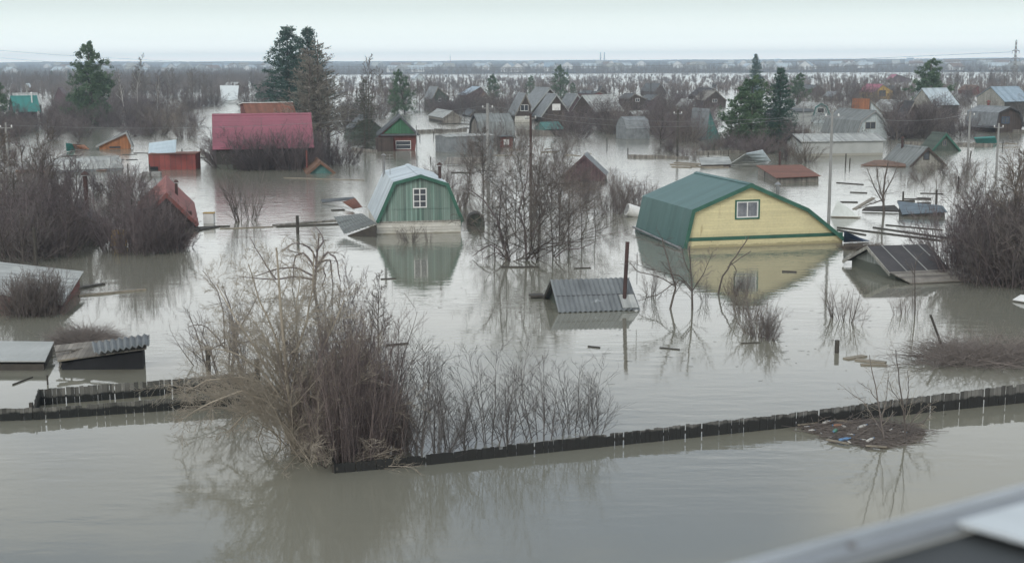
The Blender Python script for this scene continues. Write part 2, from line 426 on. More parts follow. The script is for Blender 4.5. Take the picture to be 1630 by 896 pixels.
# ------------------------------------------------------------------ the setting: ground, hills, water, haze
def terrain_z(x, y):
    d = math.hypot(x, y)
    if d < 1380: return -2.6 + 0.5 * mnoise.noise(Vector((x/60, y/60, 0)))
    base = -2.6 + min(1, (d-1380)/160) * 3.1
    k = max(0.0, d - 1500)
    base += 24.5 * min(1.0, k/3500) ** 1.15
    base += mnoise.noise(Vector((x/900, y/900, 3))) * min(3.5, k*0.0018) + mnoise.noise(Vector((x/260, y/260, 9))) * min(3.0, k*0.001)
    if d > 5150: base -= (d-5150)*0.03
    return base
def build_ground():
    rs = [0, 15, 40, 80, 140, 220, 340, 500, 700, 950, 1200, 1380, 1440, 1500, 1540, 1600] + list(np.linspace(1700, 5600, 70))
    na = 220
    vs = []; fs = []
    a0, a1 = math.radians(-60), math.radians(60)
    for r in rs:
        for k in range(na):
            a = a0 + (a1-a0)*k/(na-1)
            x, y = r*math.sin(a), r*math.cos(a) - 30
            vs.append((x, y, terrain_z(x, y)))
    for i in range(len(rs)-1):
        for k in range(na-1):
            fs.append((i*na+k, i*na+k+1, (i+1)*na+k+1, (i+1)*na+k))
    m, nt, b = new_mat('distant_forest_ground')
    g = nt.nodes.new('ShaderNodeNewGeometry')
    n1 = noise_n(nt, g.outputs['Position'], 0.003, 6, 0.65)
    n2 = noise_n(nt, g.outputs['Position'], 0.02, 4, 0.6)
    c = mixc(nt, ramp(nt, n2, 0.35, 0.65), (0.065, 0.058, 0.06), (0.125, 0.108, 0.105))
    c = mixc(nt, ramp(nt, n1, 0.58, 0.66), c, (0.24, 0.215, 0.17))
    c = mixc(nt, ramp(nt, noise_n(nt, g.outputs['Position'], 0.0021, 5, 0.6), 0.56, 0.62), c, (0.035, 0.055, 0.05))
    nt.links.new(c, b.inputs['Base Color']); b.inputs['Roughness'].default_value = 1; b.inputs['Specular IOR Level'].default_value = 0
    o = raw_mesh('hills', np.array(vs), np.array(fs), m, smooth=True)
    tag(o, kind='structure')
build_ground()

def build_water():
    m, nt, b = new_mat('muddy_flood_water')
    g = nt.nodes.new('ShaderNodeNewGeometry'); P = g.outputs['Position']
    b.inputs['Base Color'].default_value = (0.195, 0.178, 0.118, 1)
    c = mixc(nt, ramp(nt, noise_n(nt, P, 0.05, 3), 0.35, 0.65), (0.192, 0.182, 0.140), (0.176, 0.176, 0.146))
    nt.links.new(c, b.inputs['Base Color'])
    sp_ = nt.nodes.new('ShaderNodeSeparateXYZ'); nt.links.new(P, sp_.inputs[0])
    wy = math_n(nt, 'ADD', sp_.outputs['Y'], math_n(nt, 'MULTIPLY', noise_n(nt, P, 0.03, 3), 60.0))
    wind = ramp(nt, wy, 88.0, 150.0)          # open water further out is ruffled by the wind
    nt.links.new(math_n(nt, 'ADD', math_n(nt, 'MULTIPLY', wind, 0.10), 0.032), b.inputs['Roughness'])
    b.inputs['IOR'].default_value = 1.5
    b.inputs['Specular IOR Level'].default_value = 0.5
    mask = ramp(nt, noise_n(nt, P, 0.045, 3, 0.5, (1, 1.8, 1)), 0.44, 0.66)
    amp = math_n(nt, 'ADD', math_n(nt, 'ADD', math_n(nt, 'MULTIPLY', mask, 1.3), 0.22), math_n(nt, 'MULTIPLY', wind, 2.2))
    n1 = noise_n(nt, P, 0.8, 3, 0.5, (0.8, 2.2, 1))
    n2 = noise_n(nt, P, 4.5, 2, 0.5, (0.7, 1.9, 1))
    h = math_n(nt, 'MULTIPLY', math_n(nt, 'ADD', n1, math_n(nt, 'MULTIPLY', n2, 0.13)), amp)
    bn = nt.nodes.new('ShaderNodeBump'); bn.inputs['Strength'].default_value = 0.5; bn.inputs['Distance'].default_value = 0.026
    nt.links.new(h, bn.inputs['Height']); nt.links.new(bn.outputs[0], b.inputs['Normal'])
    n = 64; vs = [(0, -30, 0)]; R = 1620
    for k in range(n):
        a = 2*math.pi*k/n; vs.append((R*math.sin(a), R*math.cos(a)-30, 0))
    mb = MB(); mb.add(vs, [(0, k+1, (k+1) % n + 1) for k in range(n)])
    o = mb.build('water', m)
    tag(o, kind='structure')
build_water()

def build_haze():
    m = bpy.data.materials.new('thin_air'); m.use_nodes = True
    nt = m.node_tree; nt.nodes.clear()
    o = nt.nodes.new('ShaderNodeOutputMaterial'); v = nt.nodes.new('ShaderNodeVolumePrincipled')
    v.inputs['Color'].default_value = (0.74, 0.88, 1.0, 1); v.inputs['Density'].default_value = 0.00030
    v.inputs['Anisotropy'].default_value = 0.2
    nt.links.new(v.outputs[0], o.inputs['Volume'])
    h = MB().box(-5700, 5700, -60, 5700, -30, 60).build('haze', m)
    tag(h, kind='stuff')
build_haze()

# ------------------------------------------------------------------ buildings
YAW = math.radians(14.5)      # the whole garden settlement shares one street grid
class Plane:
    """vertical plane of a gable: local x along it, z up"""
    def __init__(s, P0, yaw):
        s.P0 = P0; s.yaw = yaw
        s.ex = Vector((math.cos(yaw), math.sin(yaw), 0)); s.ey = Vector((-math.sin(yaw), math.cos(yaw), 0))
    def at(s, px, py, y=0.0):
        d = ray(px, py); P0 = s.P0 + s.ey*y
        t = (P0 - CP).dot(s.ey) / d.dot(s.ey)
        q = CP + d*t - s.P0
        return (q.dot(s.ex), q.z)
    def depth_for(s, lx, lz, px):
        """how far back along the ridge the picture column px lies"""
        lo, hi = 0.0, 60.0
        f = lambda D: project(s.P0 + s.ex*lx + Vector((0, 0, lz)) + s.ey*D)[0] - px
        a = f(lo)
        for _ in range(40):
            mid = (lo+hi)/2
            if (f(mid) > 0) == (a > 0): lo = mid
            else: hi = mid
        return lo

def offset_line(pl, t):
    out = []
    for i, p in enumerate(pl):
        ns_ = []
        for a, b in ((i-1, i), (i, i+1)):
            if a < 0 or b >= len(pl): continue
            d = Vector((pl[b][0]-pl[a][0], pl[b][1]-pl[a][1])).normalized()
            ns_.append(Vector((-d.y, d.x)))
        n = sum(ns_, Vector((0, 0))); n.normalize()
        k = t / max(0.4, n.dot(ns_[0]))
        out.append((p[0]+n.x*k, p[1]+n.y*k))
    return out
def band(mb, pl, t0, t1, y0, y1):
    a = offset_line(pl, t0); b = offset_line(pl, t1)
    for i in range(len(pl)-1):
        mb.prism([a[i], a[i+1], b[i+1], b[i]], y0, y1)
    return mb

def window(root, cx, cz, w, h, frame=None, casing=None, cols=2, rows=1, y=0.0, pane=None, name='window'):
    frame = frame or M['white']
    f = MB(); t = min(0.07, w*0.09)
    c = (w*0.07 if casing else 0.0)
    x0, x1, z0, z1 = cx-w/2, cx+w/2, cz-h/2, cz+h/2
    def ring(mb, x0, x1, z0, z1, t, ya, yb):
        mb.box(x0, x1, ya, yb, z1-t, z1); mb.box(x0, x1, ya, yb, z0, z0+t)
        mb.box(x0, x0+t, ya+.001, yb-.001, z0+t, z1-t); mb.box(x1-t, x1, ya+.001, yb-.001, z0+t, z1-t)
    if casing:
        ring(f, x0-c, x1+c, z0-c, z1+c, c, y-0.05, y+0.02)
        wn = f.build(name, casing, root)
        g = MB(); ring(g, x0, x1, z0, z1, t, y-0.04, y+0.02)
    else:
        ring(f, x0, x1, z0, z1, t, y-0.045, y+0.02)
        wn = None; g = f
    for i in range(1, cols):
        xm = x0 + (x1-x0)*i/cols; g.box(xm-t*.45, xm+t*.45, y-0.036, y+0.015, z0+t, z1-t)
    for j in range(1, rows):
        zm = z0 + (z1-z0)*(j/rows if rows != 3 else (0.33, 0.68)[j-1]); g.box(x0+t, x1-t, y-0.034, y+0.013, zm-t*.35, zm+t*.35)
    if wn is None: wn = g.build(name, frame, root)
    else: g.build('frame', frame, wn)
    MB().box(x0+t*.5, x1-t*.5, y-0.012, y+0.012, z0+t*.5, z1-t*.5).build('pane', pane or M['glass'], wn)
    return wn

def house(name, label, cat, P0, yaw, prof, D, roofseg, wallm, roofm, oh=0.3, t=0.07, eave=0.25, fascia=None, group=None, sink=1.2, wall_top=None, ribs=None):
    root = empty(name, P0, yaw, label, cat, group)
    i, j = roofseg
    poly = [(prof[0][0], -sink)] + [tuple(p) for p in prof] + [(prof[-1][0], -sink)]
    if prof[0][1] < -sink + .05: poly = poly[1:-1]
    MB().prism(poly, 0, D).build('wall', wallm, root)
    rl = [Vector(p) for p in prof[i:j+1]]
    if eave:
        d0 = (rl[0]-rl[1]).normalized(); d1 = (rl[-1]-rl[-2]).normalized()
        rl[0] = rl[0] + d0*eave; rl[-1] = rl[-1] + d1*eave
    rl = [(p.x, p.y) for p in rl]
    rf = band(MB(), rl, 0.015, 0.015+t, -oh, D+oh).build('roof', roofm, root)
    ridge = max(range(len(rl)), key=lambda q: rl[q][1])
    if 0 < ridge < len(rl)-1:
        sub = rl[max(0, ridge-1):ridge+2]
        a = Vector(sub[0])-Vector(sub[1]); b = Vector(sub[-1])-Vector(sub[1])
        la = min(0.16, a.length); lb = min(0.16, b.length)
        cap = [tuple(Vector(sub[1])+a.normalized()*la), sub[1], tuple(Vector(sub[1])+b.normalized()*lb)]
        band(MB(), cap, 0.03+t, 0.055+t, -oh-.01, D+oh+.01).build('ridge_cap', roofm, rf)
    if fascia:
        fb = band(MB(), rl, -0.13, t+0.03, -oh-0.035, -oh-0.002)
        fb.build('bargeboard', fascia, root)
    return root

def gable(name, label, cat, pts, base_i, ridge_px, roofseg, wallm, roofm, yaw=None, D=None, **kw):
    """pts: picture outline of the front gable from base left to base right; base_i: which of them touches the water"""
    yaw = YAW if yaw is None else yaw
    P0 = cast(*pts[base_i]); pl = Plane(P0, yaw)
    prof = [pl.at(*p) for p in pts]
    if D is None:
        ap = max(prof, key=lambda q: q[1]); D = pl.depth_for(ap[0], ap[1], ridge_px)
        D = max(2.5, min(14, D))
    r = house(name, label, cat, P0, yaw, prof, D, roofseg, wallm, roofm, **kw)
    r['_d'] = D
    return r, pl, prof, D
def win_px(root, pl, x0, y0, x1, y1, **kw):
    a = pl.at(x0, y1); b = pl.at(x1, y0)
    return window(root, (a[0]+b[0])/2, (a[1]+b[1])/2, abs(b[0]-a[0]), abs(b[1]-a[1]), **kw)

def cross(name, label, cat, pxl, pxr, prof, wallm, roofm, yaw=None, roofseg=None, **kw):
    """a building whose ridge runs across the view; prof from the back (x=-W) to the front (x=0) in metres"""
    P0 = cast(*pxl); P1 = cast(*pxr); al = P1-P0
    yw = math.atan2(-al.x, al.y)
    return house(name, label, cat, P0, yw, prof, al.length, roofseg or (0, len(prof)-1), wallm, roofm, **kw), al.length

def panel(name, label, cat, corners, mat, t=0.04, corr=0.0, pitch=0.2, group=None, kind=None):
    """a sheet or slab through four picture corners, each given with its height above the water"""
    P = [cast(x, y, z) for x, y, z in corners]
    c = sum(P, Vector())/4; c.z = 0
    mb = MB().slab([p-c for p in P], t, corr=corr, pitch=pitch)
    o = mb.build(name, mat)
    o.location = c
    if kind: o['kind'] = kind
    return tag(o, label, cat, group)
def pipe(root, a, b, r, mat, name='chimney', cap=True):
    mb = MB().bar(a, b, 2*r, sides=10)
    o = mb.build(name, mat, root, smooth=False)
    if cap:
        bx = Vector(b)
        MB().lathe([(r*1.9, 0.03), (r*1.9, 0.06), (r*.3, 0.06+r*1.6)], (bx.x, bx.y, bx.z+0.04), 10).build('cap', mat, o)
        o2 = MB(); 
    return o

# --- yellow house -------------------------------------------------
r, pl, pf, D = gable('yellow_house', 'yellow lap-sided house with dark green gambrel roof, flooded up to its upper storey', 'house',
    [(1087, 396), (1101, 335), (1193, 294), (1283, 333), (1342, 381), (1340, 390)], 0, 1111, (0, 4), M['yellow'], M['green_roof'],
    yaw=math.radians(13.5), oh=0.28, t=0.06, eave=0.0, fascia=M['green_trim'])
win_px(r, pl, 1172, 320, 1207, 347, casing=M['green_trim'], cols=2, pane=M['curtain'])
a = pl.at(1089, 381.5); b = pl.at(1338, 376)
MB().box(pf[0][0]+.05, pf[-1][0]+0.02, -0.045, -0.005, a[1]-0.11, a[1]+0.09).build('trim_band', M['green_trim'], r)
q = pl.at(1238, 300, D*0.75)
pipe(r, (q[0], D*0.75, q[1]-2.2), (q[0], D*0.75, q[1]+0.15), 0.11, M['steel'])
q = pl.at(1087, 394)
MB().bar((-0.35, -0.6, 0.10), (-0.22, D+0.2, 0.30), 0.14, sides=8).build('gutter', M['steel'], r)
# --- green gambrel house ------------------------------------------
r, pl, pf, D = gable('green_house', 'weathered green plank house with silver gambrel roof and whitewashed base standing in the water', 'house',
    [(601, 373), (600, 352), (627, 291), (669, 279.5), (712, 293), (736, 351), (732, 373)], 0, 608, (1, 5), M['green_planks'], M['tin'],
    yaw=math.radians(9.5), oh=0.25, t=0.05, eave=0.05, fascia=M['green_trim'], D=8.6)
zt = pl.at(665, 350)[1]
MB().box(pf[0][0]-0.03, pf[-1][0]+0.05, -0.05, D, -1.2, zt-0.09).build('base_wall', M['plinth'], r)
MB().box(pf[0][0]-0.05, pf[-1][0]+0.08, -0.09, -0.051, zt-0.15, zt-0.05).build('sill_board', M['wood_grey'], r)
a = pl.at(665, 332)
MB().box(pf[1][0]+0.5, pf[5][0]-0.45, -0.03, -0.004, a[1]-0.02, a[1]+0.02).build('cover_strip', M['green_planks'], r)
win_px(r, pl, 657.5, 299.5, 679, 331, cols=2, rows=3)
for (px, py, dd, hh, rr) in ((611, 272, 7.2, 0.95, .09), (700, 283, 3.0, 0.75, .10)):
    q = pl.at(px, py, dd); pipe(r, (q[0], dd, q[1]-0.6), (q[0], dd, q[1]+hh), rr, M['rust_pipe'] if px > 650 else M['steel'])
q = pl.at(621, 278, 5.0)
an = MB(); zz = q[1]
an.bar((q[0], 5.0, zz-.5), (q[0], 5.0, zz+1.35), 0.035, sides=6)
for k, w_ in ((1.3, .35), (1.1, .5), (.9, .4), (.65, .55)):
    an.bar((q[0]-w_/2, 5.0, zz+k), (q[0]+w_/2, 5.1, zz+k), 0.022, sides=5)
an.build('aerial', M['steel'], r)
# lean-tos and torn sheets left of the green house
P0 = cast(572, 374)
lt = empty('lean_to', P0, 0, 'grey slate lean-to roof sagging into the water left of the green house', 'lean-to')
pts = [cast(532, 346, 0.9)-P0, cast(577, 340.5, 1.15)-P0, cast(599, 356, 0.85)-P0, cast(548, 373, 0.12)-P0]
MB().slab([pts[3], pts[2], pts[1], pts[0]], 0.05, corr=0.035, pitch=0.22).build('roof', M['slate'], lt)
mbw = MB(); mbw.slab([pts[3]+Vector((0.2, .1, -.08)), pts[2]+Vector((-.05, .1, -.1)), pts[2]+Vector((-.05, .1, -1.6)), pts[3]+Vector((.2, .1, -1))], 0.06)
mbw.build('wall', M['board_dark'], lt)
panel('rusty_sheet', 'brown rusted metal sheet lying against the silver roof of the green house', 'metal sheet',
      [(545, 322, .35), (566, 316, .7), (577, 330, .5), (562, 333, .1)], M['rust'], corr=0.02)
panel('metal_sheet', 'long thin grey-blue sheet floating just above the rusted one', 'metal sheet',
      [(511, 318, .25), (563, 314, .45), (566, 318, .35), (513, 323, .06)], M['slate_dark'])
# --- grey corrugated shed in the middle ---------------------------
def grey_shed():
    P0 = cast(889, 498.5); P1 = cast(1019, 494); al = P1-P0; Ln = al.length
    yw = math.atan2(-al.x, al.y)
    h = 1.12; half = 1.9
    root = empty('corrugated_shed', P0, yw, 'small shed with grey corrugated roof and a leaning stovepipe, water up to its eaves', 'shed')
    prof = [(-2*half, 0.0), (-half, h), (0, 0.02)]
    MB().prism([(-2*half+.15, -1), (-2*half+.15, 0.0), (-half, h-.08), (-.15, 0.0), (-.15, -1)], 0.28, Ln-.25).build('wall', M['wood_olive'], root)
    m = M['slate_roof_real']
    mb = MB()
    mb.slab([Vector((0, 0, 0.02)), Vector((0, Ln, 0.02)), Vector((-half, Ln-.05, h)), Vector((-half, 0.0, h))], 0.02, corr=0.038, pitch=0.215)
    mb.slab([Vector((-half, 0, h)), Vector((-half, Ln, h)), Vector((-2*half-.2, Ln, -.15)), Vector((-2*half-.2, 0, -.15))], 0.02, corr=0.03, pitch=0.215)
    rf = mb.build('roof', m, root)
    MB().bar((-0.9, 0.02, h*.52+.0), (-0.9, Ln-.02, h*.52+.0), 0.03, sides=6).build('seam', M['felt'], rf)
    fb = band(MB(), [(-2*half-.15, -.1), (-half, h), (0, 0.02)], -0.14, -0.02, 0.02, 0.06); fb.build('bargeboard', M['board_dark'], root)
    # floating board end at the far left eave
    MB().box(-2*half-.5, -2*half+.1, -.55, .1, 0.05, 0.14).build('eave_board', M['board_dark'], root)
    # stove pipe
    ty = Ln*0.86
    MB().bar((-0.62, ty-.05, 0.35), (-0.75, ty+0.10, 2.9), 0.17, sides=12).build('stovepipe', M['rust_pipe'], root)
    MB().bar((-0.80, ty+0.55, 1.0), (-0.80, ty+0.55, 2.4), 0.03, sides=6).build('stay', M['steel'], root)
    n = (Vector((0, 0, .02)) - Vector((-half, 0, h))).normalized()
    MB().slab([Vector((-.05, ty-.25, .11)), Vector((-.05, ty+.45, .11)), Vector((-.82, ty+.4, .11+.77*h/half)), Vector((-.82, ty-.25, .11+.77*h/half))], 0.02).build('flashing', M['slate_pale'], root)
M['slate_roof_real'] = surf('grey_corrugated_sheets', (0.20, 0.215, 0.22), (0.125, 0.135, 0.14), rough=0.8, scale=0.8, stretch=(0.7, 2.5, 0.7), bump=0.05, stain=((0.36, 0.38, 0.38), 0.62, 1.5))
grey_shed()
# --- black-roofed shed, right -------------------------------------
def black_shed():
    P0 = cast(1416, 446); P1 = cast(1514, 442); al = P1-P0; Ln = al.length
    yw = math.atan2(-al.x, al.y)
    root = empty('felt_roofed_shed', P0, yw, 'shed with black felt roof and pale battens, sunk to the eaves beside the right thicket', 'shed')
    h = 1.30; half = 2.5
    MB().prism([(-2*half+.2, -1), (-2*half+.2, .35), (-half, h-.06), (-.1, .35), (-.1, -1)], 0.35, Ln-.2).build('wall', M['pale_planks'], root)
    mb = MB()
    mb.slab([Vector((0, 0, .3)), Vector((0, Ln, .3)), Vector((-half, Ln, h)), Vector((-half, 0, h))], 0.05)
    mb.slab([Vector((-half, 0, h)), Vector((-half, Ln, h)), Vector((-2*half-.2, Ln, .2)), Vector((-2*half-.2, 0, .2))], 0.05)
    rf = mb.build('roof', M['felt'], root)
    for k, y0 in enumerate((0.9, 2.0, 2.9, 3.9)):
        u0 = (0.02, 0.02, .55, .5)[k]
        a = Vector((-half*u0, y0 + (0.05 if k < 2 else 0), .3+(h-.3)*u0+.07)); b = Vector((-half, y0-.1, h+.07))
        if y0 < Ln: MB().bar(a, b, .05, .03).build('batten', M['felt_strip'], rf)
    MB().slab([Vector((1.35, .4, .03)), Vector((1.35, Ln+1.1, .05)), Vector((0.02, Ln+.15, .38)), Vector((0.02, .0, .36))], 0.06).build('porch_roof', M['old_wood'], root)
    MB().box(1.25, 1.35, .4, Ln+1.0, -.2, .03).build('porch_beam', M['board_dark'], root)
    band(MB(), [(-2*half-.15, .2), (-half, h), (0, .3)], -.1, .06, -0.03, 0.02).build('bargeboard', M['wood_grey'], root)
black_shed()
P = cast(1361, 394)
# --- red-roofed house, left thicket -------------------------------
r, pl, pf, D = gable('red_roofed_house', 'dark gabled house with faded red roof half hidden by the left thicket', 'house',
    [(218, 366), (220, 352), (265, 310), (309, 352), (308, 366)], 0, 236, (1, 3), M['wood_dark'], M['red_roof'], oh=0.35, eave=0.35, fascia=M['red_roof'])
q = pl.at(282, 330, D*.5)
pipe(r, (q[0], D*.45, q[1]-1), (q[0], D*.45, q[1]+1.75), .10, M['rust_pipe'])
q = pl.at(303, 345, 1.2)
MB().box(q[0]-.3, q[0]+.1, 1.0, 1.6, q[1]-.3, q[1]+.35).build('vent_box', M['rust_pipe'], r)
r, pl, pf, D = gable('dark_shed', 'black tarred A-roof shed left of the red-roofed house', 'shed',
    [(103, 378), (106, 352), (122, 333), (170, 370), (168, 378)], 0, 112, (1, 3), M['wood_dark'], M['felt'], oh=0.2, eave=.2, fascia=M['old_wood'], D=4)
q = pl.at(139, 345, 2.0)
pipe(r, (q[0], 2., q[1]-.8), (q[0], 2., q[1]+2.6), .14, M['rust_pipe'])
# --- left sheds --------------------------------------------------
def slab_shed(name, label, roof, rm, wm, corr=.03, pitch=.22, base_drop=1.2, inset=.15, wall=True):
    P = [cast(*c) for c in roof]
    c = sum(P, Vector())/4; c.z = 0
    root = empty(name, c, 0, label, 'shed')
    P = [p-c for p in P]
    MB().slab(P, .04, corr=corr, pitch=pitch).build('roof', rm, root)
    cen = sum(P, Vector())/4
    Q = [p + (cen-p)*inset*0.6 - Vector((0, 0, .10)) for p in P]
    if wall:
        n = 4
        vs = Q + [Vector((q.x, q.y, -base_drop)) for q in Q]
        MB().add(vs, [(0, 1, 2, 3), (7, 6, 5, 4)]+[(i, (i+1) % 4, (i+1) % 4+4, i+4) for i in range(4)]).build('wall', wm, root)
    return root
slab_shed('long_shed', 'long low shed with pale corrugated roof at the left edge behind a vine trellis',
          [(-20, 466, .75), (100, 486, .35), (133, 433, .75), (-20, 416, 1.2)], M['slate_pale'], M['brickred'], corr=.0)
slab_shed('slab_roofed_shed', 'low shed under a flat whitish sheet roof at the left edge, water just below it',
          [(-20, 576, .32), (72, 576, .32), (86, 545, .42), (-20, 544, .42)], M['pale_wall'], M['board_dark'], corr=.0, inset=.1)
s = slab_shed('tarred_shed', 'small black shed with broken slate roof behind the left fences',
          [(92, 576, .30), (233, 556, .72), (236, 535, .92), (86, 551, .62)], M['old_wood'], M['dark_hole'], corr=.0, inset=.15)
panel('corrugated_sheet', 'loose wavy slate sheet on the right end of the small black shed', 'roof sheet',
      [(150, 563, .66), (238, 549, .95), (238, 533, 1.02), (146, 547, .82)], M['slate_roof_real'], corr=.05, pitch=.2)
# --- magenta roof building ----------------------------------------
(r, Ln) = cross('crimson_roofed_house', 'long house under a crimson metal roof with grey walls behind bare bushes', 'house', (345, 270), (496, 267),
    [(-7.2, 2.2), (-3.6, 5.4), (0, 2.3)], M['pale_planks'], M['magenta'], oh=.3, eave=.45, fascia=M['magenta'])
(r, Ln) = cross('red_brown_barn', 'red-brown barn with thin white ridge edge just behind the crimson roof', 'barn', (396, 214), (472, 212),
    [(-5, 4.3), (-2.5, 4.6), (0, 2.6)], M['brickred'], M['rust'], oh=.2, eave=.2)
MB().box(-5.3, -5.2, -.2, Ln+.2, 4.25, 4.55)
band(MB(), [(-5.2, 4.32), (-2.4, 4.64)], .1, .2, -.25, Ln+.25).build('ridge_board', M['white'], r)
r, pl, pf, D = gable('small_blue_hut', 'tiny white and blue gable showing above the red-brown barn', 'hut',
    [(423, 195), (424, 174), (431, 163), (440, 174), (440, 195)], 0, 427, (1, 3), M['wood_pale'], M['tin'], fascia=M['blue_tarp'], oh=.2)
# --- small hut, green house, orange shed --------------------------
r, pl, pf, D = gable('sunken_hut', 'tiny teal gable with brown roof sunk to its eaves right of the crimson roof', 'hut',
    [(489, 276.5), (510, 258.5), (533, 276)], 0, 497, (0, 2), M['wood_teal'], M['brown_roof'], oh=.35, eave=.2, fascia=M['brown_roof'], yaw=math.radians(12))
q = pl.at(489, 250, 1.4); MB().bar((q[0], 2.2, 0.4), (q[0], 2.2, q[1]+.6), .18, sides=8).build('chimney', M['brickred'], r)
r, pl, pf, D = gable('green_gabled_house', 'bright green gabled cottage with red lower wall and white framed window', 'house',
    [(598, 240), (603, 213.5), (637, 185.5), (664, 213), (661, 239)], 0, 622, (1, 3), M['brickred'], M['slate_dark'], oh=.35, eave=.3, fascia=M['slate_dark'], yaw=math.radians(6), D=7)
a = pl.at(610, 213); b = pl.at(661, 213); c = pl.at(637, 188)
MB().prism([a, b, c], -.05, -.004).build('gable_boards', M['wood_green'], r)
MB().box(a[0]-.3, b[0]+.1, -.5, -.06, a[1]-.25, a[1]-.05).build('eave_strip', M['slate_dark'], r)
win_px(r, pl, 630, 224, 654, 238, cols=1, rows=2)
a = pl.at(598, 214); b = pl.at(626, 240)
MB().box(a[0]-.05, b[0], -1.6, -.01, -.6, a[1]-.35).build('porch', M['wood_dark'], r)
r, pl, pf, D = gable('orange_shed', 'orange-brown plank shed with a lopsided grey roof, left of the blue sheet', 'shed',
    [(158, 238), (158, 231), (201, 211), (209, 229), (207, 238)], 0, 178, (1, 3), M['wood_orange'], M['slate_dark'], oh=.3, eave=.5, fascia=M['felt_strip'], D=2.5)
win_px(r, pl, 174, 233, 192, 236.5, cols=1, frame=M['wood_dark'])
r = empty('container', cast(237, 271), YAW*.3, 'maroon ribbed metal container standing in the water left of the crimson roof', 'container')
pl = Plane(cast(237, 271), YAW*.3)
a = pl.at(312, 271); z = pl.at(270, 245)[1]
MB().box(0, a[0], 0, 3.2, -.8, z-.08).build('body', M['maroon'], r, bevel=.03)
MB().box(-.06, a[0]+.06, -.06, 3.26, z-.08, z).build('roof_edge', M['rust'], r)
MB().box(.12, .95, -.03, .0, -.2, .35).build('hatch', M['dark_hole'], r)
panel('sheet_roof', 'pale blue-white metal roof sheet tilted up behind the maroon container', 'metal sheet',
      [(237, 245, 1.5), (280, 243, 1.9), (281, 222.5, 3.2), (238, 228, 2.6)], M['blue_white'] if 'blue_white' in M else M['film'], t=.06)
for k, (x0, x1) in enumerate(((226, 238), (241, 255))):
    c0 = cast(x0, 281); w_ = cast(x1, 281).x - c0.x
    o = MB().box(0, w_, 0, .5, -.2, .42).build('concrete_block', M['concrete'], bevel=.02); o.location = c0
    tag(o, ('left', 'right')[k] + ' one of two grey blocks poking from the water below the maroon container', 'block', 'concrete blocks')
# long submerged polythene shed on the left
(r, Ln) = cross('polytunnel', 'long low grey ribbed roof of a flooded greenhouse left of the maroon container', 'greenhouse', (74, 276), (196, 271),
    [(-4.4, .1), (-3.4, .9), (-2.2, 1.25), (-1.0, .95), (0, .2)], M['slate_plain'], M['slate_pale'], oh=.1, eave=0, t=.05)
panel('pontoon_boards', 'strip of orange-brown floating boards in front of the long greenhouse roof', 'boards',
      [(25, 275.5, .05), (170, 271.5, .05), (168, 268, .16), (24, 272, .16)], M['wood_orange'], t=.05)
panel('teal_sheet', 'small teal sheet sticking up left of the orange shed', 'metal sheet',
      [(106, 241, .05), (120, 240, .05), (115, 229, 1.0), (105, 228, 1.1)], M['teal_roof'])
panel('brown_sheet', 'small orange-brown sheet between the teal sheet and the orange shed', 'metal sheet',
      [(119, 238, .1), (142, 238, .1), (134, 231, .5), (114, 230, .8)], M['wood_orange'])
# teal roofed cottage far left
def post_house():
    (r, Ln) = cross('teal_roofed_cottage', 'far cottage with teal sheet roof and white corner posts, left edge', 'house', (25, 201), (64, 200),
        [(-5, 3.0), (-2.6, 5.2), (0, 2.7)], M['wood_dark'], M['teal_roof'], oh=.2, eave=.4)
    for y in (.2, Ln-.3):
        MB().box(.02, .35, y-.1, y+.3, -.5, 2.6).build('corner_post', M['white'], r)
    pipe(r, (-1.4, Ln*.78, 3.6), (-1.4, Ln*.78, 5.7), .12, M['white'])
post_house()
(r, Ln) = cross('pale_roofed_house', 'far house with whitish roof directly behind the teal cottage', 'house', (29, 187), (67, 186),
    [(-6, 2.7), (-3, 4.9), (0, 2.6)], M['wood_grey'], M['slate_pale'], oh=.2, eave=.3)
r, pl, pf, D = gable('maroon_gabled_hut', 'far dark maroon A-roof hut between the teal cottage and the tall pine', 'hut',
    [(86, 172), (82, 166), (93, 141), (108, 158), (107, 172)], 0, 90, (1, 3), M['wood_purple'], M['wood_purple'], oh=.1)
r, pl, pf, D = gable('white_hip_house', 'small far house with bright white roof patch near the left horizon', 'house',
    [(36, 148), (34, 146), (41, 134), (53, 146), (53, 148)], 0, 38, (1, 3), M['wood_grey'], M['tin'], oh=.1)
panel('white_tarpaulin', 'large white sheet hung over a frame far behind the crimson roof', 'sheet',
      [(353, 163, .6), (378, 160, .8), (380, 138, 4.1), (350, 138, 4.1)], M['film'], t=.3)
(r, Ln) = cross('grey_cabin', 'small grey cabin above the big white sheet', 'hut', (359, 150), (376, 150),
    [(-5, 3), (-2.5, 4.3), (0, 3.3)], M['old_wood'], M['slate_pale'])
# --- dark hut behind the spruce -----------------------------------
r, pl, pf, D = gable('dark_green_hut', 'dark green hut behind the dead spruce left of the green cottage', 'hut',
    [(556, 222), (560, 206), (584, 186), (608, 205), (604, 222)], 0, 574, (1, 3), M['wood_olive'], M['slate_dark'], oh=.2)
